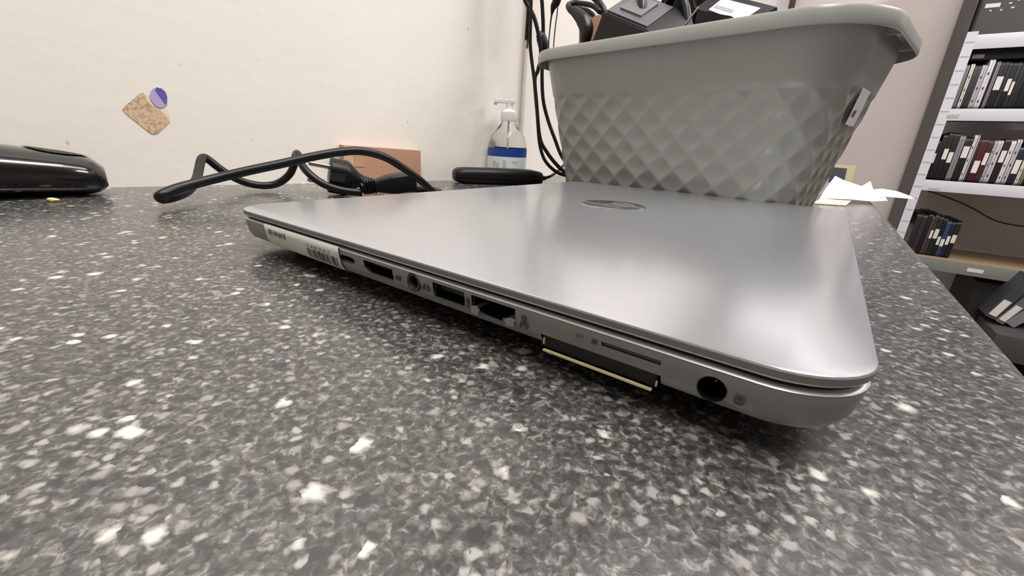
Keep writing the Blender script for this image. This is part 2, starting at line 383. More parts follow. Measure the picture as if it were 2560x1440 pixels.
port('usb_c_port', usbc, (142.8, 147.2, 12.15, 12.65), 'small oval usb-c port beside the label')
port('display_port', dpo, (122.5, 133, 12.6, 13.3), 'slanted-corner display port')
port('usb_port', [(89.6, 9.5), (102.2, 9.5), (102.2, 14.4), (89.6, 14.4)], (90.6, 101.2, 11.9, 13.6), 'rectangular usb port')
port('ethernet_port', eth, None, 'ethernet port with drop-down lower jaw', .0105)
o = pp('ethernet_jaw', loft(bmesh.new(), [[(x, y/1e3, z/1e3) for y, z in ((72.2, 9.3), (74.6, 9.0), (75.4, 10.6), (73.4, 11.2), (72.2, 10.8))] for x in (.0004, .006)]), M['base'])
o = pp('ethernet_jaw', loft(bmesh.new(), [[(x, y/1e3, z/1e3) for y, z in ((84.4, 9.0), (86.9, 9.0), (86.9, 11.0), (85.6, 11.2), (84.4, 10.2))] for x in (.0004, .006)]), M['base'])
mt = Matrix.Translation((.0006, .1107, .0122)) @ Matrix.Rotation(R(90), 4, 'Y')
bm = bmesh.new(); loft(bm, [[mt @ Vector((r*math.cos(2*math.pi*k/28), r*math.sin(2*math.pi*k/28), z)) for k in range(28)] for r, z in ((.0030, 0), (.0028, -.0003), (.0021, -.0002), (.0018, .0006), (.0017, .008))], False, False)
pp('audio_jack', bm, mat('jack_plastic', (40, 40, 44), .4), sm=40)
mt = Matrix.Translation((.0006, .0244, .0110)) @ Matrix.Rotation(R(90), 4, 'Y')
bm = bmesh.new(); loft(bm, [[mt @ Vector((r*math.cos(2*math.pi*k/28), r*math.sin(2*math.pi*k/28), z)) for k in range(28)] for r, z in ((.00275, 0), (.0026, 0), (.0025, .002), (.0022, .0085))], False, False)
pw = pp('power_socket', bm, M['dark'], sm=40)
pp('centre_pin', lathe(bmesh.new(), [(.0003, .004), (.0003, .009)], 10, mt), M['portmetal'], pw)
# dock connector in the lower edge with the bright contact strip
dk = pp('dock_connector', bx(bmesh.new(), .0022, .0074, .0352, .0636, .0062, .0096), M['dark'])
obj('gold_strip', bx(bmesh.new(), .0002, .0010, .0355, .0629, .0059, .0063), M['gold'], dk)
obj('end_clip', bx(bmesh.new(), .0012, .0018, .0632, .0635, .0072, .0090), M['gold'], dk); obj('end_clip', bx(bmesh.new(), .0012, .0018, .0348, .0351, .0068, .0080), M['gold'], dk)
pp('sim_tray', bx(bmesh.new(), .0009, .003, .0347, .0479, .01245, .0133), mat('tray_grey', (66, 66, 72), .5))
# printed port symbols (proud 0.05 mm)
def sym(name, y, z, parts):
    bm = bmesh.new()
    for (a, b, c, d) in parts: bx(bm, .00025, .00055, (y+a)/1e3, (y+b)/1e3, (z+c)/1e3, (z+d)/1e3)
    return pp(name, bm, M['ink'])
sym('port_symbol', 117.9, 11.9, [(-1, -.4, -.8, .8), (-.4, .6, .5, .8), (-.4, .6, -.8, -.5), (.6, 1, -.5, .5)])
sym('port_symbol', 105.2, 12.0, [(-1.1, -.7, -1, .5), (.7, 1.1, -1, .5), (-.7, .7, .7, 1.0), (-1.3, -.5, -1, -.3), (.5, 1.3, -1, -.3)])
sym('port_symbol', 88.3, 12.0, [(-.45, .45, -1.9, -1.1), (-.12, .12, -1.1, 1.6), (-.5, .5, .5, .8), (.3, .5, 0, .6), (-.5, -.3, -.6, .6)])
sym('port_symbol', 69.2, 11.6, [(-.7, .7, .6, 1.8), (-.15, .15, -.4, .6), (-1, 1, -.5, -.2), (-1.2, -.5, -1.7, -.7), (.5, 1.2, -1.7, -.7)])
sym('port_symbol', 49.8, 12.75, [(-.55, .55, -.6, .6)])
text('sim_text', 'SIM', .0012, M['inkg'], lap, frame((.00022, .0544, .01255), -Vector((0, 1, 0)), Z))
sym('port_symbol', 19.4, 10.7, [(-.9, -.5, -.7, .7), (-.5, .5, -.9, -.5), (-.5, .5, .5, .9), (.5, .9, -.7, .7), (-.2, .2, -.3, .3)])
# paper inventory label wrapped over the edge of the side, with bar code
prof = [(.0005, .0161), (-.0001, .0157), (.0000, .0135), (.0008, .0095), (.0022, .0072), (.0058, .0050)]
def sidex(z):
    for (xa, za), (xb, zb) in zip(prof, prof[1:]):
        if zb <= z <= za: return xa+(xb-xa)*(za-z)/(za-zb)
    return prof[-1][0]
bm = bmesh.new(); ys = np.linspace(.1495, .2045, 12)
rings = []
for (xx, zz) in prof: rings.append([(xx-.0001, y+(.0022 if zz < .009 and y < .151 else 0)*0, zz) for y in ys])
g = [[bm.verts.new(p) for p in r] for r in rings]
for a, b in zip(g, g[1:]):
    for i in range(len(ys)-1): bm.faces.new((a[i], a[i+1], b[i+1], b[i]))
lb = pp('inventory_label', bm, M['lab'], sm='all'); lb['label'] = 'white paper label with bar code over the laptop edge'
bm = bmesh.new(); y = .1515; random.seed(3)
while y < .1715:
    wd = random.choice((.0004, .0004, .0007, .0011)); y1 = y+wd
    ztop = .0118
    for za, zb in ((ztop, .0095), (.0095, .0078)):
        quad_pts(bm, [(sidex(za)-.0003, y, za), (sidex(za)-.0003, y1, za), (sidex(zb)-.0003, y1, zb), (sidex(zb)-.0003, y, zb)])
    y = y1+random.choice((.0005, .0005, .0009))
obj('bar_code', bm, M['inkb'], lb)
text('label_digits', '7 4 0 2 9 1', .0016, M['inkg'], lb, frame((-.00032, .1712, .0124), -Vector((0, 1, 0)), Z), .00004, sx=2.3)
text('label_letters', '00 HAdd 8', .0034, M['inkb'], lb, frame((-.00035, .2008, .0122), -Vector((0, 1, 0)), Z), .00004, sx=.92)
bm = bmesh.new(); rr = []
for ins, z in ((.00025, .01535), (.00062, .01568), (.0016, .0159)): rr.append([(x, y, z) for x, y in rrect(LW-2*ins, LD-2*ins, .017-ins, 10, ins, ins)])
loft(bm, rr, False, False); pp('polished_edge', bm, mat('polished_edge', (205, 205, 202), .4, .5), sm='all')
# hinge side barrel and rubber feet
pp('hinge_cover', bx(bmesh.new(), .05, .288, -.0002, .004, .0162, .0172), M['gasket'])
for fx, fy in ((.03, .022), (.308, .022), (.03, .21), (.308, .21)):
    pp('rubber_foot', prism(bmesh.new(), rrect(.03, .008, .0035, 4, fx-.015, fy-.004), 0, .0037), M['gasket'])
# lid emblem: polished disc with slanted strokes
LOGO = Vector((.184, .1262, .01951)); LR = .0205
em = pp('lid_emblem', loft(bmesh.new(), [[(LOGO.x+r*math.cos(2*math.pi*k/48), LOGO.y+r*math.sin(2*math.pi*k/48), z) for k in range(48)] for r, z in ((LR, .0195), (LR, .0199), (LR-.0006, .0201))]), M['chrome'], sm=30)
em['label'] = 'round chrome emblem with slanted lettering strokes'
def stroke(pts, w=.0017):
    """slanted bars in lid colour; letters read from the hinge side"""
    bm = bmesh.new(); P = [Vector((LOGO.x+x*LR, LOGO.y+y*LR, 0)) for x, y in pts]
    for a, b in zip(P, P[1:]):
        d = (b-a).normalized(); n = Vector((-d.y, d.x, 0))*w/2; a2 = a-d*w*.3; b2 = b+d*w*.3
        prism(bm, [tuple((a2+n)[:2]), tuple((a2-n)[:2]), tuple((b2-n)[:2]), tuple((b2+n)[:2])], .0199, .02018)
    return obj('emblem_stroke', bm, M['lid'], em)
# h: tall slanted bar reaching the rim, arch and leg;  p: bar reaching the other rim, bowl
stroke([(-.22, .96), (-.64, -.52)]); stroke([(-.42, .14), (-.10, .14), (-.02, .0), (-.20, -.52)])
stroke([(.26, .14), (-.08, -.97)]); stroke([(.26, .14), (.60, .14), (.68, .0), (.54, -.42), (.44, -.52), (.10, -.52)])

# ================================================================== BASKET
bcx, bcy, byaw, BH, BW, BD, BR, BHB, BO, BS = .17388, .48191, -.8226, .15287, .33143, .18885, .05412, .01187, .01066, .03102
BM = Matrix.Translation((bcx, bcy, 0)) @ Matrix.Rotation(byaw, 4, 'Z')
bk = empty('plastic_basket', BM, label='grey green plastic basket with quilted diamond sides, full of black chargers', cat='basket')
def perim(W, D, r, step=.0016):
    """outline points with arc length measured from the middle of the near long side (-y side), normals included"""
    segs = []; hw, hd = W/2-r, D/2-r
    out = []
    def line(a, b, n):
        L_ = math.hypot(b[0]-a[0], b[1]-a[1]); k = max(1, round(L_/step))
        for i in range(k): t = i/k; out.append((a[0]+(b[0]-a[0])*t, a[1]+(b[1]-a[1])*t, n[0], n[1]))
    def arc(cx, cy, a0):
        k = max(4, round(r*math.pi/2/step))
        for i in range(k):
            a = R(a0+90*i/k); out.append((cx+r*math.cos(a), cy+r*math.sin(a), math.cos(a), math.sin(a)))
    line((0, -D/2), (hw, -D/2), (0, -1)); arc(hw, -hd, -90); line((W/2, -hd), (W/2, hd), (1, 0)); arc(hw, hd, 0)
    line((hw, D/2), (-hw, D/2), (0, 1)); arc(-hw, hd, 90); line((-W/2, hd), (-W/2, -hd), (-1, 0)); arc(-hw, -hd, 180); line((-hw, -D/2), (0, -D/2), (0, -1))
    return out
TOPW, TOPD, TOPR = BW-2*BO, BD-2*BO, BR-BO
ref = perim(TOPW, TOPD, TOPR)
arcl = [0.]
for a, b in zip(ref, ref[1:]): arcl.append(arcl[-1]+math.hypot(b[0]-a[0], b[1]-a[1]))
TOT = arcl[-1]+.0016
NP = round(TOT/.0300); PER = TOT/NP
ZT = BH-.004
def dimple(s, z):
    if z > .1085 or z < .004: return 0.
    u = (s+.0764)/PER; v = (z-.107)/.0270
    a = (u+v) % 1; b = (u-v) % 1
    d = (math.sin(math.pi*a)*math.sin(math.pi*b))**.8
    k = min(1, (.1085-z)/.004)
    return -.0025*d*k
rings = []
NZ = 90
zz = [ZT*(i/NZ) for i in range(NZ+1)]
n = len(ref)
for z in zz:
    t = z/ZT; ins = BS*(1-t) ; ring = []
    if z < .006: ins += .004*(1-z/.006)**2
    lo = max(TOPR-ins*.5, .01); W_, D_ = TOPW-2*ins, TOPD-2*ins
    hw, hd = W_/2-lo, D_/2-lo
    for (x, y, nx, ny), s in zip(ref, arcl):
        # map the top outline onto the smaller one, keeping proportion along each side
        sx = (x/(TOPW/2-TOPR)) if abs(nx) < .999 and abs(x) <= TOPW/2-TOPR+1e-6 else None
        if abs(ny) > .9999: px, py = x/(TOPW/2-TOPR)*hw if abs(x) <= TOPW/2-TOPR+1e-9 else math.copysign(hw, x), ny*D_/2
        elif abs(nx) > .9999: px, py = nx*W_/2, y/(TOPD/2-TOPR)*hd
        else: px, py = math.copysign(hw, nx)+nx*lo, math.copysign(hd, ny)+ny*lo
        dd = dimple(s if s < TOT/2 else s-TOT, z)
        ring.append((px+nx*dd, py+ny*dd, z))
    rings.append(ring)
bm = bmesh.new(); loft(bm, rings, True, False)
obj('body', bm, M['basket'], bk, 'all')
# inner skin and floor
bm = bmesh.new(); ir = []
for z, ins in ((ZT, .003), (.02, .003+BS*.87), (.004, .006+BS)):
    ir.append([(x, y, z) for x, y in rrect(TOPW-2*ins, TOPD-2*ins, max(TOPR-ins*.6, .01), 12, -(TOPW/2-ins), -(TOPD/2-ins))])
loft(bm, ir, False, True); obj('inner_skin', bm, M['basket'], bk, 40)
bm = bmesh.new()
def rr2(o, z, n=14): return [(x, y, z) for x, y in rrect(BW-2*o, BD-2*o, max(BR-o, .005), n, -(BW/2-o), -(BD/2-o))]
loft(bm, [rr2(BO+.003, BH-.006), rr2(BO-.0005, BH-.0045), rr2(.0022, BH-.0035), rr2(.0014, BH-BHB-.0002), rr2(.0003, BH-BHB), rr2(0, BH-BHB+.001), rr2(0, BH-.003), rr2(.0012, BH-.0008), rr2(.0035, BH), rr2(BO-.001, BH), rr2(BO+.003, BH-.002)], False, False)
obj('rim', bm, M['basket'], bk, 40)
for x in (-.1, 0, .1):   # ribs under the rim
    bm = bx(bmesh.new(), x-.0008, x+.0008, -(BD/2-.002), -(BD/2-BO-.001), BH-BHB+.001, BH-.004); obj('rim_rib', bm, M['basket'], bk)
for y in (-.03, .03): bm = bx(bmesh.new(), BW/2-BO-.001, BW/2-.002, y-.0008, y+.0008, BH-BHB+.001, BH-.004); obj('rim_rib', bm, M['basket'], bk)
# printed sticker near the right hand end, curved round the corner
def on_basket(s, z, off):
    k = min(range(n), key=lambda i: abs((arcl[i] if arcl[i] < TOT/2 else arcl[i]-TOT)-s))
    zi = z/ZT*NZ; i0 = int(zi); a = Vector(rings[min(i0, NZ)][k]); b = Vector(rings[min(i0+1, NZ)][k]); p = a.lerp(b, zi-i0)
    nx, ny = ref[k][2], ref[k][3]; off -= dimple(arcl[k] if arcl[k] < TOT/2 else arcl[k]-TOT, z); return p + Vector((nx, ny, -.2))*off
STK = []
bm = bmesh.new(); g = []
for i in range(5):
    g.append([bm.verts.new(on_basket(.196+.034*j/8+.001*i, .110-.026*i/4, .0016)) for j in range(9)])
for a, b in zip(g, g[1:]):
    for j in range(8): bm.faces.new((a[j], a[j+1], b[j+1], b[j]))
st = obj('price_sticker', bm, M['paper'], bk, 'all'); st['label'] = 'white sticker with smudged print'
bm = bmesh.new()
for a, b in ((.206, .210), (.212, .215)):
    quad_pts(bm, [on_basket(a, .083+.012, .0019), on_basket(b, .083+.012, .0019), on_basket(b, .078+.012, .0019), on_basket(a, .078+.012, .0019)])
obj('sticker_print', bm, M['inkg'], st)

# ---- what sticks out of the basket (bl = basket coordinates of a pixel on a plane y = const)
BI = BM.inverted(); BX = (BM.to_3x3() @ Vector((1, 0, 0))); BY = (BM.to_3x3() @ Vector((0, 1, 0)))
def bpx(x, y, yl): return onpl(x, y, BM @ Vector((0, yl, 0)), BY)
def solid(name, front, back_dir, th, mt, parent=None, bev=.0015):
    """a block from a planar front outline (world points) pushed back by th"""
    bm = bmesh.new(); d = Vector(back_dir).normalized()*th
    loft(bm, [[p for p in front], [p+d for p in front]])
    if bev: bmesh.ops.bevel(bm, geom=list(bm.edges), offset=bev, segments=2, affect='EDGES')
    return obj(name, bm, mt, parent, 35)
# big black power adapter, its grey top face tilted to the viewer
ad = empty('power_brick', loc=(0, 0, 0), label='large boxy black power brick with grey top, tilted in the basket', cat='charger', group=None)
A0 = bpx(1478, 108, -.055); A1 = bpx(1507, 30, -.055); A2 = bpx(1616, 76, -.055); A3 = bpx(1660, 120, -.055); A4 = A3+Vector((0, 0, -.080))-BX*.01; A5 = A0+Vector((0, 0, -.080))+BX*.02
bm = bmesh.new(); DB = BY*.050 + Z*.030
fr = [A0, A1, A2, A3, A4, A5]; loft(bm, [fr, [p+DB for p in fr]]); bmesh.ops.bevel(bm, geom=list(bm.edges), offset=.0012, segments=2, affect='EDGES')
obj('housing', bm, M['blackp'], ad, 35)
def off(p, k): return p+k
up_ = ((A2-A1).cross(DB)).normalized(); up_ = up_ if up_.z > 0 else -up_
q = [A1+DB*.06+(A2-A1)*.03, A1+DB*.94+(A2-A1)*.03, A1+DB*.94+(A3-A1)*.97, A1+DB*.06+(A3-A1)*.93]
q = [A1+(A2-A1)*.05+DB*.08, A1+(A2-A1)*.05+DB*.92, A1+(A2-A1)*.96+DB*.92, A1+(A2-A1)*.96+DB*.08]
bm = bmesh.new(); loft(bm, [[p+up_*.0002 for p in q], [p+up_*.0012 for p in q]]); obj('top_plate', bm, M['greyp'], ad)
q = [A1+(A2-A1)*.22+DB*.25, A1+(A2-A1)*.22+DB*.8, A1+(A2-A1)*.7+DB*.8, A1+(A2-A1)*.7+DB*.25]
bm = bmesh.new(); loft(bm, [[p+up_*.0012 for p in q], [p+up_*.0030 for p in q]]); obj('raised_panel', bm, mat('mid_grey', (112, 112, 114), .45), ad)
# thick cable standing out of the brick
bm = bmesh.new(); pc = [bpx(1606, 64, -.03), bpx(1607, 40, -.03), bpx(1606, 10, -.028), bpx(1604, -30, -.02), bpx(1590, -80, 0)]
tube(bm, pc, [.0055, .0050, .0046, .0044, .0042], 14); obj('cable_boot', bm, M['rubber'], ad, 'all')
# second grey slab leaning to the right of it
sl = [bpx(1620, 40, .001), bpx(1626, 34, .001), bpx(1712, 78, .001), bpx(1712, 110, .001), bpx(1620, 110, .001)]
for p in sl[3:]: p.z = .04
o = solid('flat_adapter', sl, BY, .012, M['greyp'], bev=.0008); tag(o, 'flat grey adapter leaning right behind the large power brick', 'charger')
# black chargers and cables heaped in the middle
def heap(name, pts, yl, th, label, cat='charger', mt='blackp', lift=0.):
    fr = [bpx(x, y, yl) for x, y in pts]; zl = sorted(p.z for p in fr)[1]+.012
    for p in fr:
        if p.z < zl: p.z = .045
    o = solid(name, fr, BY+Z*lift, th, M[mt], bev=.0012); return tag(o, label, cat)
heap('charger_block', [(1622, 42), (1655, 8), (1662, -40), (1720, -45), (1740, 40), (1735, 90), (1640, 90)], .012, .03, 'black charger block behind the flat grey adapter')
heap('charger_block', [(1738, -40), (1790, -50), (1800, 60), (1735, 72)], .03, .02, 'black charger block standing left of the white bar code label')
heap('charger_block', [(1722, 66), (1742, 24), (1830, 40), (1850, 90), (1722, 95)], -.02, .025, 'low black charger block just behind the rim, under the bar code label')
def cable(name, pts, rad, label, cat='cable', n=10, mt='rubber', flat=1.):
    if name in ('hanging_cable', 'thin_wire'):                    # carried on straight up above the picture
        pts = [pts[0]+Z*(.06+.07*k) for k in range(9, -1, -1)] + list(pts)
        if isinstance(rad, list): rad = [rad[0]]*int(10*len(rad)/(len(pts)-10)) + rad
    bm = bmesh.new(); tube(bm, pts, rad, n, 8, True, flat); return tag(obj(name, bm, M[mt], None, 'all'), label, cat)
cable('coiled_cable', [bpx(1632, 60, .02), bpx(1665, 20, .004), bpx(1690, -20, -.004), bpx(1712, 10, -.004), bpx(1719, 50, -.006), bpx(1722, 85, -.008), bpx(1726, 180, -.008)], .0042, 'thick black cable hooped over the middle of the basket')
cable('coiled_cable', [bpx(1560, -60, .03), bpx(1568, -15, .03), bpx(1573, 25, .03), bpx(1580, 70, .03)], .003, 'black cable behind the raised panel of the power brick')
# thin silver antenna-like rod
cable('metal_rod', [bpx(1713, 62, -.035), bpx(1728, 42, -.035), bpx(1746, 19, -.035)], .0011, 'thin silver rod sticking up in the middle of the basket', 'rod', 8, 'pin')
# flat black device with white bar code label
dv = empty('flat_device', label='flat black device with a white bar code label, right side of the basket', cat='device')
dA, dB, dC, dD = bpx(1735, 20, .01), bpx(1795, -22, .03), bpx(1945, 26, .03), bpx(1850, 78, .0)
nrm = (dB-dA).cross(dD-dA).normalized(); nrm = nrm if nrm.z > 0 else -nrm
dC = dC - nrm*((dC-dA).dot(nrm))
bm = bmesh.new(); loft(bm, [[p for p in (dA, dB, dC, dD)], [p-nrm*.016 for p in (dA, dB, dC, dD)]]); bmesh.ops.bevel(bm, geom=list(bm.edges), offset=.001, segments=2, affect='EDGES')
obj('casing', bm, M['blackp'], dv, 35)
cen = (dA+dB+dC+dD)/4; cl = BI @ cen
tag(box('charger_block', cl.x+.002, cl.x+.045, cl.y-.02, cl.y+.03, .03, cl.z-.034, M['blackp'], None, .003, BM), 'black charger block carrying the flat device in the basket', 'charger')
def ond(x, y, o_=.0003): return onpl(x, y, dA+nrm*o_, nrm)
bm = bmesh.new(); lq = [(1771, 24), (1806, -4), (1902, 20), (1858, 50), (1818, 42)]
loft(bm, [[ond(*p, .0001) for p in lq], [ond(*p, .0004) for p in lq]]); lo = obj('bar_code_label', bm, M['paper'], dv)
bm = bmesh.new()
for i in range(9):
    x = 1792+i*5; y = 12+i*1.5
    quad_pts(bm, [ond(x, y, .0006), ond(x+2.2, y+.6, .0006), ond(x-5, y+8.6, .0006), ond(x-7.2, y+8, .0006)])
obj('bar_code', bm, M['inkg'], lo)
# brown card strip and black cable loops at the left end
heap('card_strip', [(1447, 60), (1488, 38), (1502, 36), (1498, 125), (1462, 125)], -.02, .004, 'brown card strip between the cable loop and the power brick', 'card', 'card')
cable('cable_loop', [bpx(1500, 30, .0), bpx(1480, 14, .0), bpx(1440, 8, .0), bpx(1422, 12, -.01), bpx(1424, 22, -.02), bpx(1440, 32, -.02), bpx(1458, 50, -.02), bpx(1468, 75, -.02), bpx(1466, 98, -.02), bpx(1470, 140, -.01), bpx(1480, 220, 0)], [.0030, .0030, .0032, .0032, .0034, .006, .0085, .009, .0075, .005, .004], 'bulky black cable loop hanging over the left end of the basket')
cable('cable_loop', [bpx(1440, -60, .02), bpx(1436, -10, .02), bpx(1446, 20, .02), bpx(1470, 28, .02), bpx(1488, 48, .02), bpx(1492, 90, .02)], .0030, 'thin black cable rising out of the left end of the basket')
cable('cable_loop', [bpx(1462, -50, .01), bpx(1480, -10, .01), bpx(1500, 8, .01), bpx(1512, 40, .01), bpx(1500, 110, .01)], .0034, 'black cable arching against the left face of the power brick')
cable('cable_loop', [bpx(1520, -60, .03), bpx(1500, -20, .03), bpx(1490, 0, .03), bpx(1505, 30, .03), bpx(1510, 100, .03)], .003, 'black cable behind the left corner of the power brick')

# ================================================================== POWER CORD WITH PLUG
cord = empty('mains_cable', label='looped black power cord with plug and socket, lying on the worktop by the wall', cat='cable')
RAD = .0033
raw = [(885, 448, .392), (905, 452, .400), (950, 458, .43), (1010, 468, .45), (1060, 474, .45), (1090, 476, .435), (1096, 480, .415), (1082, 478, .40), (1050, 450, .385), (1005, 418, .37), (960, 392, .355), (905, 378, .345), (850, 380, .337), (780, 392, .328),
       (700, 410, .317), (620, 427, .307), (540, 446, .297), (480, 461, .287), (435, 474, .279), (405, 487, .273), (400, 493, .274), (410, 497, .280), (440, 490, .290), (470, 476, .305), (490, 450, .325), (497, 425, .338), (502, 402, .348), (509, 394, .354), (522, 400, .358), (550, 422, .364),
       (585, 444, .372), (620, 458, .379), (660, 464, .384), (695, 458, .388), (722, 438, .388), (735, 412, .386), (740, 386, .382), (746, 388, .374), (755, 412, .368), (775, 436, .366), (805, 458, .368), (840, 472, .372), (875, 479, .376), (905, 482, .380)]
cp_ = []
for x, y, d in raw:
    p = dp(x, y, d)
    if p.z < RAD+.0002: p = atz(x, y, RAD+.0002)
    cp_.append(p)
bm = bmesh.new(); tube(bm, cp_, RAD, 14, 6); obj('cord', bm, M['rubber'], cord, 'all')
# plug: axis from face to tail
pf = dp(822, 437, .384); ptail = dp(905, 452, .398); ax = (ptail-pf).normalized()
def axm(p, a, up=Z):
    z = a.normalized(); x = up.cross(z).normalized(); y = z.cross(x); m = Matrix((x, y, z)).transposed().to_4x4(); m.translation = p; return m
pm = axm(pf, ax); PR = .0158
lowest = pf.z-PR
if lowest < .0004: pm.translation.z += .0006-lowest
plug = empty('plug'); plug.parent = cord; plug['label'] = 'black two-pin plug'
def prof_ring(r, z, flat=.0, n=36):
    out = []
    for k in range(n):
        a = 2*math.pi*k/n; x, y = r*math.cos(a), r*math.sin(a)
        if flat: x = max(-r+flat, min(r-flat, x))
        out.append(pm @ Vector((x, y, z)))
    return out
bm = bmesh.new(); loft(bm, [prof_ring(r, z, f) for r, z, f in ((PR-.001, 0, .002), (PR, .001, .002), (PR, .014, .002), (PR*.93, .017, .001), (PR*.72, .0205, 0), (PR*.45, .0255, 0), (PR*.30, .031, 0), (PR*.28, .036, 0))])
obj('plug_body', bm, M['blackp'], plug, 40)
bm = bmesh.new()
for sx in (1, -1):
    for kk in range(1): 
        loft(bm, [[pm @ Vector((sx*(PR-.0021+o_), y, z)) for y, z in ((-.0035, .0), (.0035, .0), (.0035, .013), (-.0035, .013))] for o_ in (0, .0012)])
obj('earth_clip', bm, M['gasket'], plug)
for s in (1, -1):
    mtx = pm @ Matrix.Translation((0, s*.0095*.75, 0)); obj('pin', lathe(bmesh.new(), [(.0012, -.0172), (.0020, -.0165), (.0022, -.0150), (.0022, .002)], 14, mtx), M['pin'], plug, 40)
bm = bmesh.new()
for k in range(4):
    lathe(bm, [(.0046-.0002*k, .0305+k*.0032), (.0050-.0002*k, .0312+k*.0032), (.0046-.0002*k, .0325+k*.0032)], 16, pm)
obj('strain_relief', bm, M['rubber'], plug, 40)
# cord-end socket
sf = atz(1022, 488, 0); sf = dp(1030, 462, .402); sb = dp(905, 478, .378)
ax2 = (sf-sb).normalized(); sm_ = axm(sb, ax2); 
low = min(sb.z, sf.z)-.0088
if low < .0003: sm_.translation.z += .0006-low
skt = empty('socket'); skt.parent = cord; skt['label'] = 'angular black cord-end socket with ribbed neck'
Ls = (sf-sb).length
def sring(w_, h_, z, r=.0025, dz=0): return [sm_ @ Vector((x, y+dz, z)) for x, y in rrect(w_, h_, r, 3, -w_/2, -h_/2)]
bm = bmesh.new(); loft(bm, [sring(.010, .010, Ls*.22), sring(.013, .0125, Ls*.34), sring(.021, .0155, Ls*.52), sring(.0235, .0165, Ls*.60), sring(.0235, .0165, Ls*.995), sring(.0215, .0145, Ls*1.0)])
obj('socket_body', bm, M['blackp'], skt, 35)
bm = bmesh.new()
for k in range(5): loft(bm, [sring(.0088+a_, .0100+a_, Ls*(.02+.048*k)+b_, .002) for a_, b_ in ((0, 0), (.0022, .0006), (.0022, .0016), (0, .0021))])
lathe(bm, [(.0042, -.001), (.0042, Ls*.26)], 14, sm_)
obj('strain_relief', bm, M['rubber'], skt, 35)

# ================================================================== THINGS ALONG THE WALL
def onwall(x, y, o_=0.): return onpl(x, y, P1+WN*o_, WN)
# mouse at the left edge of the picture
mc = atz(60, 494); ml = frame(Vector((0, 0, 0)), WD, Vector((-WD.y, WD.x, 0)))
tip = onpl(265, 440, atz(130, 497)-WN*.024, WN)
mo = Vector((tip.x, tip.y, 0)); MM = frame(mo, WD, Vector((-WD.y, WD.x, 0)))
ms = empty('computer_mouse', MM, label='glossy black rounded computer mouse at the left edge, by the wall', cat='mouse')
def mouse_ring(x, sc=1., zadd=0., n=40):
    """cross section of the shell at distance x (>0 = from the tip backwards)"""
    t = min(1, x/.125)
    hw = .031*min(1, (max(0, 1-((1-min(1, x/.052))**2.3)))**.5)*(1-.1*max(0, t-.7))
    hz = .0385*(max(0, 1-(max(0, 1-x/.078))**2.0)**1.0)*.52+.0185 if x > 0 else .0185
    hz = np.interp(x, [0, .003, .007, .012, .02, .035, .05, .07, .10, .120, .132, .138], [.0195, .0232, .0266, .0284, .0302, .0327, .0350, .0366, .0370, .034, .026, .014])
    hw = np.interp(x, [0, .003, .007, .012, .02, .035, .05, .07, .10, .120, .132, .138], [.0165, .0200, .0228, .0250, .0272, .0290, .0305, .031, .0312, .027, .019, .008])
    out = []
    zb = np.interp(x, [0, .003, .007, .012], [.0065, .0032, .0010, 0.0006])
    for k in range(n):
        a = 2*math.pi*k/n; c, s = math.cos(a), math.sin(a)
        y = hw*math.copysign(abs(c)**.8, c); zc = hz*.42
        z = zc+(hz-zc)*math.copysign(abs(s)**.85, s) if s >= 0 else zc+(zc-zb)*math.copysign(abs(s)**.55, s)
        if s < 0: y *= 1-.16*abs(s)**3
        out.append((-x, y*sc, z*sc+zadd))
    return out
bm = bmesh.new(); loft(bm, [mouse_ring(x) for x in (.0, .001, .002, .004, .006, .009, .012, .016, .022, .03, .04, .05, .062, .075, .09, .105, .114, .121, .127, .132, .136, .138)])
obj('shell', bm, M['gloss'], ms, 'all')
bm = bmesh.new()  # dark inset panel on the top near the tip
pr = []
for x in np.linspace(.006, .040, 14):
    q = mouse_ring(x); wk = math.sin(math.pi*(x-.006)/.034)**.6*.5+.02
    row = []
    for j in range(9):
        a = math.pi*.5+(j-4)/4*wk*1.0-.12; n_ = 40; k = a/(2*math.pi)*n_; i0 = int(k) % n_; f_ = k-int(k)
        p = Vector(q[i0]).lerp(Vector(q[(i0+1) % n_]), f_); row.append(bm.verts.new(p+Vector((.0002, 0, .0007))))
    pr.append(row)
for a, b in zip(pr, pr[1:]):
    for j in range(8): bm.faces.new((a[j], a[j+1], b[j+1], b[j]))
obj('button_panel', bm, M['dark'], ms, 'all')
bm = bmesh.new(); loft(bm, [[(x, y, z) for x, y in rrect(.10, .046, .018, 6, -.112, -.023)] for z in (0, .001)]); obj('base_pad', bm, M['gasket'], ms)
# crumb
cpos = atz(132, 499, .0015); bm = bmesh.new(); bmesh.ops.create_icosphere(bm, subdivisions=2, radius=.0024)
for v in bm.verts: v.co.x *= 1.7; v.co.z *= .55; v.co += Vector((random.uniform(-1, 1), random.uniform(-1, 1), random.uniform(-1, 1)))*.0004
for v in bm.verts: v.co.z = max(v.co.z, -.0012)
tag(obj('crumb', bm, M['crumb'], mw=Matrix.Translation((cpos.x, cpos.y, .0013))), 'tiny cream crumb in front of the black mouse', 'crumb')
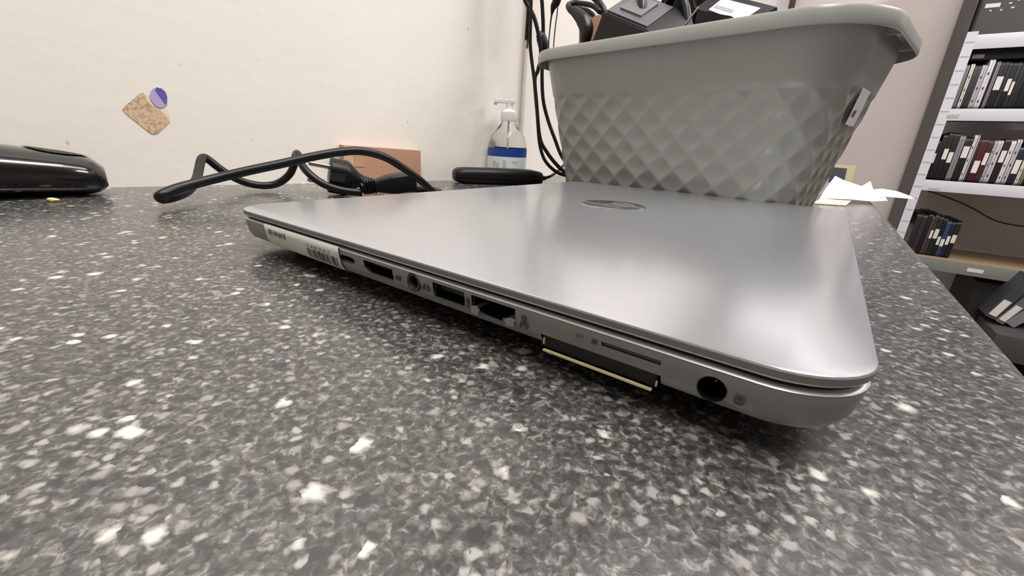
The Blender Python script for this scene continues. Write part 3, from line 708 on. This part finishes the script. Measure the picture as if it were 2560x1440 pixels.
# cardboard box against the wall
bq = [onwall(862, 363, .012), onwall(1052, 375, .012)]
c0 = onwall(862, 440, .012); c1 = onwall(1052, 440, .012)
cb_ = frame(Vector((c0.x, c0.y, 0)), (c1-c0), Vector((-WD.y, WD.x, 0)))
cw = (c1-c0); cw.z = 0; cw = cw.length; z0_, z1_ = bq[0].z, bq[1].z
bxr = empty('cardboard_box', cb_, label='small brown cardboard box against the wall behind the plug', cat='box')
bm = bmesh.new(); loft(bm, [[(0, y, 0), (cw, y, 0), (cw, y, z1_), (0, y, z0_)] for y in (0, .0105)]); obj('body', bm, M['card'], bxr)
bm = bmesh.new(); loft(bm, [[(0, y, .004), (cw*.115, y, .004), (cw*.115, y, z0_*.995), (0, y, z0_*.998)] for y in (-.0006, -.0001)]); obj('side_flap', bm, mat('pale_cardboard', (206, 168, 140), .8), bxr)
bm = bmesh.new(); loft(bm, [[(cw*.12, y, z0_*.45), (cw*.24, y, z0_*.45), (cw*.24, y, z0_*.80), (cw*.12, y, z0_*.80)] for y in (-.0004, -.0001)]); obj('tape_patch', bm, mat('tan_tape', (196, 158, 122), .35), bxr)
# charger lying flat
ch0 = atz(1139, 460); ch1 = atz(1358, 466)
chd = (ch1-ch0); chl = chd.length; chm = frame(ch0, chd, Vector((-chd.y, chd.x, 0)))
ch = empty('laptop_charger', chm, label='long flat black charger lying in front of the hand gel bottle', cat='charger')
hh = .0205
bm = bmesh.new(); rr = []
for x, s, t in ((0, .55, .5), (.002, .8, .72), (.006, .95, .88), (.015, 1, .97), (chl*.5, 1, 1.0), (chl*.85, 1, 1.0), (chl-.012, 1, .97), (chl-.004, .95, .86), (chl, .86, .74)):
    y0, y1 = .018-.018*s, .018+.018*s; h_ = hh*t; zc = hh*.46
    rr.append([(x, yy, zc*(1-t)*.9+zz_) for yy, zz_ in rrect(y1-y0, h_, min(.0075, h_*.42), 4, y0, .0003)])
loft(bm, rr); obj('casing', bm, M['gloss'] if False else M['blackp'], ch, 'all')
bm = bmesh.new(); bx(bm, .004, chl-.006, -.0004, .0364, hh*.47, hh*.50); obj('seam', bm, M['gasket'], ch)
bm = bmesh.new(); loft(bm, [[(x, yy, zz_) for yy, zz_ in rrect(a, a*.8, a*.3, 3, .018-a/2, hh*.48-a*.4)] for x, a in ((chl-.001, .012), (chl+.004, .009), (chl+.010, .006))]); obj('cable_boot', bm, M['rubber'], ch, 35)
e0 = chm @ Vector((chl+.008, .018, hh*.48))
bm = bmesh.new(); tube(bm, [e0, dp(1375, 441, .60), dp(1392, 430, .615), dp(1409, 413, .63), dp(1425, 395, .64)], .0019, 8); _c = obj('cable', bm, M['rubber'], ch, 'all'); _c.matrix_parent_inverse = chm.inverted()
# hand gel bottle
bb = onpl(1265, 440, P1+WN*.0275, WN); bb = Vector((bb.x, bb.y, 0)); dist = (bb-CP).dot(CF)
pxm = dist/FPX
gb = empty('hand_gel_bottle', Matrix.Translation(bb) @ Matrix.Rotation(math.atan2(CR.y, CR.x), 4, 'Z'), label='clear hand gel bottle with white pump and blue banded label', cat='bottle')
RB = 47.5*pxm
def hz_(ypx): # height above table of a pixel row at the bottle axis
    n_ = Vector((bb.x, bb.y, 0)).normalized(); return onpl(1266, ypx, bb, n_).z
zs = {k: hz_(k) for k in (250, 258, 280, 300, 310, 330, 367, 372, 391, 395, 450)}
bm = bmesh.new(); lathe(bm, [(RB*.9, .0006), (RB, .004), (RB, zs[372]), (RB*.97, zs[367]+.004), (RB*.86, (zs[330]+zs[367])/2+.004), (RB*.62, zs[330]+.002), (RB*.42, zs[310]-.001), (RB*.33, zs[310]+.003), (RB*.33, zs[300])], 40); obj('body', bm, M['glass'], gb, 50)
bm = bmesh.new(); loft(bm, [[(RB*1.006*math.cos(2*math.pi*k/48), RB*1.006*math.sin(2*math.pi*k/48), z) for k in range(48)] for z in (zs[391], zs[372]+.001)], False, False); 
bl = obj('blue_band', bm, M['blue'], gb, 'all')
bm = bmesh.new(); loft(bm, [[(RB*1.006*math.cos(2*math.pi*k/48), RB*1.006*math.sin(2*math.pi*k/48), z) for k in range(48)] for z in (.006, zs[391])], False, False)
wl = obj('paper_label', bm, mat('gel_label', (226, 232, 230), .5), gb, 'all')
bm = bmesh.new()
def bpt(a, z, o_=1.012): return (RB*o_*math.cos(a), RB*o_*math.sin(a), z)
for a, b, z0q, z1q in ((-2.3, -2.15, .022, .030), (-2.1, -1.95, .020, .027), (-1.75, -1.6, .021, .031), (-1.3, -1.2, .028, .030), (-1.15, -1.0, .028, .030)):
    quad_pts(bm, [bpt(a, z0q), bpt(b, z0q), bpt(b, z1q), bpt(a, z1q)])
obj('label_print', bm, mat('pale_teal_print', (176, 198, 198), .5), wl)
bm = bmesh.new(); lathe(bm, [(RB*.40, zs[300]-.002), (RB*.42, zs[300]), (RB*.40, zs[280]), (RB*.25, zs[280]+.002), (RB*.16, zs[280]+.004), (RB*.16, zs[258])], 28); pu = obj('pump', bm, M['pump'], gb, 40)
bm = bmesh.new(); bx(bm, -RB*.75, RB*.28, -RB*.16, RB*.16, zs[258]-.0005, zs[250]+.001, .0012); bx(bm, -RB*.78, -RB*.62, -RB*.1, RB*.1, zs[258]-.003, zs[258]); obj('nozzle', bm, M['pump'], pu, 35)
bm = bmesh.new(); lathe(bm, [(.0012, .01), (.0012, zs[300])], 8); obj('dip_tube', bm, M['pump'], gb)

# stickers on the wall
def flat_on_wall(name, pts, o_, th, mt, parent=None):
    bm = bmesh.new(); loft(bm, [[onwall(x, y, o_) for x, y in pts], [onwall(x, y, o_+th) for x, y in pts]]); return obj(name, bm, mt, parent)
ws = flat_on_wall('tan_sticker', [(306, 274), (316, 262), (349, 233), (357, 231), (363, 236), (366, 246), (372, 258), (382, 266), (394, 272), (404, 278), (412, 288), (425, 304), (418, 312), (394, 334), (384, 336), (374, 332), (312, 282)], 0, .0004, M['tan'])
tag(ws, 'worn tan paper sticker stuck aslant on the white wall', 'sticker')
flat_on_wall('glue_patch', [(366, 234), (376, 240), (386, 258), (400, 268), (416, 272), (424, 282), (425, 300), (410, 284), (392, 271), (372, 258), (364, 246)], 0, .0002, M['creamp'], ws)
vs_ = [(391, 218), (404, 221), (414, 230), (418, 242), (417, 258), (410, 267), (400, 270), (388, 264), (377, 250), (374, 238), (380, 224)]
v1 = flat_on_wall('violet_sticker', vs_, .0004, .0004, M['lilac']); tag(v1, 'small round two-tone violet sticker overlapping the tan sticker corner', 'sticker')
flat_on_wall('dark_half', [(391, 218), (404, 221), (414, 230), (418, 242), (417, 258), (414, 262), (398, 240), (388, 226)], .0008, .0002, M['violet'], v1)

# cables hanging in front of the recess
def vp(x, y, d):
    d = .60+(d-.60)*.35; q = onpl(x, y, rk2*d, rk2); q.z = max(q.z, .003); return q
cable('hanging_cable', [vp(x, y, d) for x, y, d in ((1330, -60, .66), (1326, 60, .66), (1326, 120, .66), (1335, 195, .66), (1341, 250, .66), (1346, 330, .66), (1351, 369, .66), (1363, 402, .65), (1387, 427, .64), (1412, 438, .63), (1450, 446, .62))], .0024, 'leftmost thin black cable hanging to the worktop left of the basket')
cable('hanging_cable', [vp(x, y, d) for x, y, d in ((1296, -60, .69), (1312, 0, .69), (1334, 40, .69), (1347, 90, .69), (1352, 135, .69), (1345, 175, .69), (1337, 200, .69), (1342, 270, .69), (1350, 345, .69), (1367, 380, .68), (1390, 410, .66), (1412, 430, .64), (1440, 445, .62))], .0027, 'thicker black cable crossing behind the others left of the basket')
hc = cable('hanging_cable', [vp(x, y, d) for x, y, d in ((1352, -60, .72), (1356, 20, .72), (1358, 70, .72), (1357, 140, .72), (1355, 190, .72), (1358, 250, .72), (1370, 300, .72), (1388, 350, .70), (1404, 390, .68), (1430, 425, .66))], .0026, 'black cable with a thick moulded plug hanging beside the basket rim')
bm = bmesh.new(); tube(bm, [vp(1346, 84, .715), vp(1352, 92, .715), vp(1358, 110, .715), vp(1364, 135, .715)], [.0045, .0068, .0075, .0060], 14, 6); obj('moulded_plug', bm, M['blackp'], hc, 'all')
hd = cable('hanging_cable', [vp(x, y, d) for x, y, d in ((1322, -60, .70), (1320, 10, .70), (1319, 48, .70))], .0042, 'flat black lead ending in a rectangular connector with metal tip', 'cable', 10, 'rubber', .5)
bm = bmesh.new(); a_, b_ = vp(1322, 46, .698), vp(1318, 100, .698); t_ = (b_-a_).normalized(); mtx = axm(a_, t_)
loft(bm, [[mtx @ Vector((x, y, z)) for x, y in rrect(.0105, .007, .0015, 3, -.00525, -.0035)] for z in (0, (b_-a_).length)]); obj('connector_shell', bm, M['blackp'], hd, 35)
obj('connector_tip', lathe(bmesh.new(), [(.0019, (b_-a_).length), (.0019, (b_-a_).length+.010)], 12, mtx), M['pin'], hd, 40)
cable('hanging_cable', [vp(x, y, d) for x, y, d in ((1400, -60, .75), (1392, 0, .75), (1384, 16, .75), (1379, 38, .75), (1375, 70, .75), (1372, 110, .75), (1374, 170, .76))], [.0062, .0060, .0044, .0012, .0009, .0008, .0008], 'black tapering plug on a hair-thin lead right of the other hanging cables')
cable('thin_wire', [vp(x, y, d) for x, y, d in ((1397, -60, .8), (1394, 20, .8), (1388, 70, .8), (1384, 120, .8), (1386, 180, .8))], .0008, 'hair-thin dark wire hanging rightmost above the basket rim', 'wire')
tr = cable('wire_conduit', [K+WN*.004+Z*0+E2*0 + Vector((0, 0, z)) for z in (0.002, .1, .3, .6, 1.2, 1.7)], .0035, 'slim white conduit running up the wall corner behind the bottle', 'conduit', 10, 'wall')

# ================================================================== PAPERS AT THE FAR END
def sheet(name, rows, mt, label, cat='paper', th=.0003):
    """thin curled sheet from rows of (x, y, e2-distance)"""
    bm = bmesh.new(); g = [[onpl(x, y, E2*d, E2) for x, y, d in row] for row in rows]
    g = [[Vector((p.x, p.y, max(p.z, .0007))) for p in row] for row in g]
    top = [[bm.verts.new(p+Z*th) for p in r] for r in g]; bot = [[bm.verts.new(p) for p in r] for r in g]
    nr, nc = len(g), len(g[0])
    for i in range(nr-1):
        for j in range(nc-1):
            bm.faces.new((top[i][j], top[i][j+1], top[i+1][j+1], top[i+1][j])); bm.faces.new((bot[i][j], bot[i+1][j], bot[i+1][j+1], bot[i][j+1]))
    for i in range(nr-1):
        for j in (0, nc-1): bm.faces.new((top[i][j], top[i+1][j], bot[i+1][j], bot[i][j]))
    for j in range(nc-1):
        for i in (0, nr-1): bm.faces.new((top[i][j], top[i][j+1], bot[i][j+1], bot[i][j]))
    return tag(obj(name, bm, M[mt], None, 40), label, cat)
sheet('paper_sheet', [[(2049, 496, .76), (2080, 497, .77), (2130, 499, .78), (2180, 504, .80), (2219, 502, .82)], [(2062, 475, .80), (2095, 474, .80), (2140, 480, .82), (2180, 484, .84), (2210, 490, .86)], [(2088, 440, .86), (2112, 452, .86), (2140, 461, .87), (2165, 470, .88), (2195, 480, .89)]], 'paper', 'white sheet of paper beside the basket, nearest of the loose sheets')
sheet('paper_sheet', [[(2150, 478, .84), (2178, 492, .84), (2215, 494, .84)], [(2150, 468, .86), (2176, 453, .87), (2183, 474, .87)]], 'paper', 'white sheet with its corner standing up, middle of the loose sheets')
sheet('paper_sheet', [[(2180, 484, .86), (2215, 492, .86), (2250, 495, .87), (2287, 498, .88)], [(2184, 474, .90), (2205, 472, .91), (2245, 479, .92), (2274, 490, .92)]], 'paper', 'white sheet curling past the end of the worktop, farthest of the loose sheets')
sheet('cream_envelope', [[(2030, 513, .70), (2075, 519, .71), (2112, 521, .72)], [(2052, 496, .755), (2090, 500, .765), (2128, 502, .775)]], 'cream', 'pale cream envelope under the white sheets beside the basket', 'envelope')
# cream bordered card standing behind the sheets
f0, f1, f2, f3 = [onpl(x, y, E2*.905, E2) for x, y in ((2088, 411), (2141, 414), (2124, 470), (2070, 470))]
f2.z = max(f2.z, .001); f3.z = f2.z
cdz = empty('bordered_card', label='cream bordered dark grey card standing behind the loose papers', cat='card')
bm = bmesh.new(); loft(bm, [[p for p in (f0, f1, f2, f3)], [p+E2*.0015 for p in (f0, f1, f2, f3)]]); obj('border', bm, M['cream'], cdz)
g_ = [onpl(x, y, E2*.9046, E2) for x, y in ((2080, 418), (2118, 421), (2110, 456), (2070, 456))]
bm = bmesh.new(); loft(bm, [g_, [p+E2*.0004 for p in g_]]); obj('dark_centre', bm, M['slate'], cdz)

# ================================================================== SHELVING (local: x right along the face, y back, z up)
SD = 2.55
SO = onpl(2262, 520, E2*SD, E2); SO = Vector((SO.x, SO.y, 0)); SM = frame(SO, RX, E2)
SI = SM.inverted()
def spx(x, y, back=0.): return SI @ onpl(x, y, E2*(SD+back), E2)
sh = empty('steel_shelving', SM, label='white steel shelving of upright laptops at the right by the grey wall', cat='shelving')
zz1, zz2, zz3, zz0 = spx(2450, 272).z, spx(2450, 458).z, spx(2450, 662).z, spx(2490, 84).z     # board top edges
SL = 1.7; DEP = .40
x_up = 0.
upr_top = zz0+.012
# front upright: perforated angle with its slots as separate pieces
zb = ZF
us = spx(2402, 87); wu = abs(spx(2432, 87).x-spx(2402, 87).x)*.92
up = box('upright', 0, wu, -.003, 0, zb, upr_top, M['white'], sh)
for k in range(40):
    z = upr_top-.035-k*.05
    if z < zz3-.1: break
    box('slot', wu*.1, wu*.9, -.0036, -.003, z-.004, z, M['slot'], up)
box('upright', 0, wu, DEP-.003, DEP, zb, upr_top, M['white'], sh)
side_t = spx(2450, 0).z+.35
box('side_panel', -.004, 0, -.001, DEP, zz2-.22, side_t, M['darkp'], sh)
for z, lip, mt_, nm in ((zz0, .050, 'white', 'top'), (zz1, .045, 'white', 'mid'), (zz2, .045, 'white', 'low'), (zz3, .052, 'greysteel', 'bottom')):
    s_ = box('shelf_board', .001, SL, .002, DEP-.003, z-.02, z, M['wood'] if nm == 'bottom' else M['darkp'], sh)
    box('front_lip', wu if nm != 'bottom' else 0, SL, -.0028, .0018, z-lip, z, M[mt_], s_, .0006)
def lip_label(x0, y0, x1, y1, col):
    a, b = spx(x0, y0), spx(x1, y1); box('lip_label', a.x, b.x, -.0044, -.0030, b.z, a.z, mat('label_tint', col, .6), sh)
lip_label(2369, 286, 2396, 294, (170, 170, 168)); lip_label(2322, 468, 2349, 475, (176, 170, 172)); lip_label(2419, 669, 2456, 684, (206, 200, 196))
# upright laptops
ORD = ['first', 'second', 'third', 'fourth', 'fifth', 'sixth', 'seventh', 'eighth', 'ninth', 'tenth', 'eleventh', 'twelfth', 'thirteenth', 'fourteenth', 'fifteenth', 'sixteenth', 'seventeenth', 'eighteenth', 'nineteenth', 'twentieth', 'twenty-first', 'twenty-second', 'twenty-third', 'twenty-fourth', 'twenty-fifth', 'twenty-sixth']
TINT = {}
def tint(c):
    if c not in TINT: TINT[c] = mat('laptop_shell', c, .4, 0, .12, 40)
    return TINT[c]
lblm = mat('asset_label', (214, 208, 202), .6)
def stored(x0, x1, z0, h, col, cname, idx, row, lab=None, depth=.30, y0=.012, print_=False):
    o = empty('stored_laptop', SM @ Matrix.Translation((x0, y0, z0)), label=f"{cname} laptop {'with white tag, ' if lab else ''}on edge, {ORD[idx]} from left, {row} shelf", cat='laptop', group=f'laptops on edge on the {row} shelf')
    w_ = x1-x0-.0012
    half = w_*.42
    for nm, a, b in (('base', 0, w_-half-.0008), ('lid', w_-half, w_)):
        bm = bmesh.new(); pts = rrect(depth, h, .014, 4, 0, 0)
        loft(bm, [[(x, p, q) for p, q in pts] for x in (a, b)]); p_ = obj(nm, bm, tint(col), o, 35)
    box('hinge_strip', w_-half-.0012, w_-half+.0004, .003, depth-.004, .004, h-.004, M['gasket'], o)
    if lab:
        z1, z2 = lab; box('asset_label', w_*.08, w_*.92, -.0009, -.0002, z1*h, z2*h, lblm, o)
    if print_:
        for k in range(3):
            zq = h*(.12+.27*k+random.uniform(0, .06)); box('spine_print', w_*.3, w_*.6, -.0008, -.0002, zq, zq+h*.05, M['inkb'], o)
def build_row(spec, zsh, ybase, scale, ox, row, tops):
    for i, s in enumerate(spec):
        a, b, yt, col, cn = s[:5]; lab = s[5] if len(s) > 5 else None; pr_ = s[6] if len(s) > 6 else False
        xa = spx(ox+a/scale, ybase(ox+a/scale)).x; xb = spx(ox+b/scale, ybase(ox+b/scale)).x
        xm = (a+b)/2/scale+ox; h = max(.12, tops(yt, xm)-zsh)
        stored(xa, xb, zsh+.0006, h, col, cn, i, row, lab, print_=pr_)
BK, DG, GR, LG, WH, CRM, RED, NVY, BLU = (16, 16, 20), (48, 46, 48), (120, 116, 122), (172, 166, 174), (205, 200, 202), (206, 200, 182), (70, 16, 22), (22, 24, 44), (42, 62, 96)
row1 = [(190, 258, 400, LG, 'light lilac-grey', None, True), (258, 300, 390, BK, 'slim black'), (300, 372, 385, GR, 'mid-grey'), (384, 445, 370, CRM, 'cream-edged', None, True), (447, 558, 390, DG, 'thick charcoal'), (560, 645, 385, LG, 'pale grey', None, True), (648, 738, 305, WH, 'tall white-edged', None, True), (740, 770, 330, BK, 'thin black'), (771, 830, 330, GR, 'tall mid-grey'), (832, 960, 330, BK, 'thick black', (.40, .68)), (962, 1012, 340, DG, 'slim charcoal'), (1014, 1100, 340, BK, 'black', (.38, .64)), (1102, 1160, 340, DG, 'dark grey', (.30, .58)), (1162, 1288, 310, (26, 30, 30), 'broad greenish black'), (1290, 1440, 330, BK, 'broad black', (.60, .88)), (1445, 1540, 330, DG, 'charcoal'), (1545, 1650, 330, BK, 'black edge-of-frame')]
build_row(row1, zz1, lambda x: 271, 6.26, 2330, 'upper', lambda yt, xm: spx(xm, 100+yt/6.26).z)
row2 = [(200, 262, 420, BK, 'narrow black'), (264, 335, 400, BK, 'black', (.42, .66)), (337, 420, 300, (14, 18, 18), 'tall black'), (422, 520, 270, BK, 'tallest black', (.44, .66)), (522, 622, 280, (14, 16, 18), 'wide black', (.38, .60)), (624, 728, 330, (122, 122, 124), 'silver-grey'), (730, 862, 360, BK, 'thick black', (.54, .80)), (866, 924, 315, WH, 'tall white-edged', None, True), (930, 958, 315, WH, 'very thin white-edged'), (960, 1002, 380, (50, 38, 52), 'dark plum'), (1004, 1134, 380, RED, 'wide dark red', (.22, .50)), (1136, 1230, 400, (58, 34, 34), 'brownish', (.42, .70)), (1236, 1288, 410, LG, 'slim pale grey', None, True), (1290, 1392, 410, (176, 174, 178), 'broad light grey', None, True), (1400, 1512, 380, (30, 18, 24), 'dark maroon', (.48, .74)), (1520, 1604, 415, WH, 'white-edged', None, True), (1610, 1700, 390, LG, 'pale grey', None, True), (1702, 1832, 520, NVY, 'navy', (.30, .66)), (1842, 1905, 580, CRM, 'cream-edged', None, True), (1908, 1985, 560, (120, 112, 106), 'taupe', None, True), (1990, 2100, 400, BK, 'black edge-of-frame')]
build_row(row2, zz2, lambda x: 455, 6.86, 2270, 'lower', lambda yt, xm: spx(xm, 290+yt/6.86).z)
row3 = [(5, 58, 120, (44, 34, 36), 'dark brown'), (60, 110, 130, (50, 38, 40), 'worn brown'), (112, 152, 120, BK, 'black'), (154, 174, 140, (84, 80, 78), 'slim taupe'), (176, 210, 130, (64, 48, 48), 'brown', (.42, .62)), (212, 262, 145, (22, 32, 28), 'dark green', (.44, .68)), (264, 298, 160, BK, 'slim black', (.30, .52)), (300, 344, 190, BLU, 'dark blue', (.30, .50)), (346, 386, 195, NVY, 'navy', (.36, .60)), (388, 440, 195, BK, 'black', (.42, .64))]
def ytop3(yt, xm): return spx(xm, 500+yt/3.6).z
row3z = zz3
for i, s in enumerate(row3):
    a, b, yt, col, cn = s[:5]; lab = s[5] if len(s) > 5 else None
    xa = spx(2260+a/3.6, 640).x; xb = spx(2260+b/3.6, 640).x
    zt = spx(2260+(a+b)/7.2, 500+yt/3.6).z
    stored(xa, xb, row3z+.0006, zt-row3z, col, cn, i, 'bottom', lab, y0=.05)
# dark storage bin on the top shelf and items underneath the bottom one
t0 = spx(2412, 60); tb = empty('storage_bin', SM @ Matrix.Translation((.004, .006, zz0+.0006)), label='large dark grey storage bin on the top shelf, with a paper tag', cat='bin')
hb_ = side_t-zz0-.01
bm = bmesh.new(); loft(bm, [[(x, y, z) for x, y in rrect(SL*.55, DEP-.03, .015, 4)] for z in (0, hb_)]); obj('body', bm, M['darkp'], tb, 35)
l0 = spx(2462, 20); l1 = spx(2504, 6); box('paper_tag', l0.x-.004, l1.x-.004, -.0012, -.0002, l0.z-zz0, l1.z-zz0, lblm, tb)
for (x, y, w2) in ((2500, 26, 7), (2528, 20, 10), (2523, 9, 9), (2474, 28, 6), (2545, 1, 8)):
    a = spx(x, y); b = spx(x+w2, y-4); box('scuff_chip', a.x-.004, b.x-.004, -.0010, -.0002, a.z-zz0, b.z-zz0, lblm, tb)
d0 = spx(2434, 143); d1 = spx(2468, 131)
db = empty('drawer_box', SM @ Matrix.Translation((wu+.004, .01, zz1+.27)), label='shallow black tray hung under the top shelf, with a grey tag', cat='tray')
ztr = spx(2450, 146).z; db.matrix_world = SM @ Matrix.Translation((wu+.004, .03, ztr))
box('body', 0, SL*.5, 0, DEP-.06, 0, zz0-.0205-ztr, M['gasket'], db)
box('paper_tag', d0.x-wu-.004, d1.x-wu-.004, -.0012, -.0002, d0.z-ztr, d1.z-ztr, mat('grey_tag', (140, 138, 134), .6), db)
# below the bottom shelf: black crate and laptops lying aslant
k0 = spx(2432, 740)
kr = empty('black_crate', SM @ Matrix.Translation((k0.x, .03, ZF)), label='black crate under the bottom shelf', cat='crate')
kh = zz3-.075-ZF
bm = bmesh.new(); loft(bm, [[(x, y, z) for x, y in rrect(SL*.5, DEP-.05, .02, 4)] for z in (0, kh)]); obj('body', bm, M['gasket'], kr, 35)
LZ = [9.]
def lean(x0, y0, x1, y1, w2, col, label, lab=True):
    a = onpl(x0, y0, E2*(SD-.10), E2); b = onpl(x1, y1, E2*(SD-.10), E2); d = (b-a); L_ = d.length; fm = frame(a, d, E2)
    LZ[0] = min(LZ[0], a.z-.0012)
    o = empty('leaning_laptop', fm, label=label, cat='laptop', group='laptops leaning under the bottom shelf')
    bm = bmesh.new(); loft(bm, [[(x, y, z) for x, z in rrect(L_, w2, .006, 3)] for y in (0, .12)]); obj('shell', bm, tint(col), o, 35)
    if lab: box('asset_label', .012, .085, -.001, -.0002, w2*.15, w2*.85, lblm, o)
lean(2487, 800, 2600, 700, .035, (60, 62, 66), 'grey laptop leaning under the bottom shelf, uppermost of the pile')
lean(2508, 812, 2640, 712, .030, (92, 94, 96), 'lighter grey laptop leaning under the bottom shelf, second of the pile')
lean(2534, 820, 2680, 740, .035, (120, 122, 126), 'pale grey laptop leaning under the bottom shelf, lowest of the pile', False)
zt_ = LZ[0]
lower = empty('lower_tray', SM @ Matrix.Translation((spx(2500, 880).x-.1, -.24, zt_)), label='dark grey tray holding the leaning laptops', cat='tray')
box('body', 0, .9, 0, .26, -.10, .0, M['darkp'], lower, .004)
box('leg', .02, .06, .02, .24, ZF-zt_, -.10, M['greysteel'], lower); box('leg', .84, .88, .02, .24, ZF-zt_, -.10, M['greysteel'], lower)
# thin cable sagging across the back wall
def onback(x, y, o_=.006): return onpl(x, y, E2*(BACK-o_), E2)
cable('wall_cable', [onback(x, y) for x, y in ((2300, 470), (2380, 498), (2430, 520), (2480, 548), (2530, 562), (2600, 570))], .0028, 'thin grey cable sagging across the grey wall behind the shelving', 'cable', 8, 'darkp')
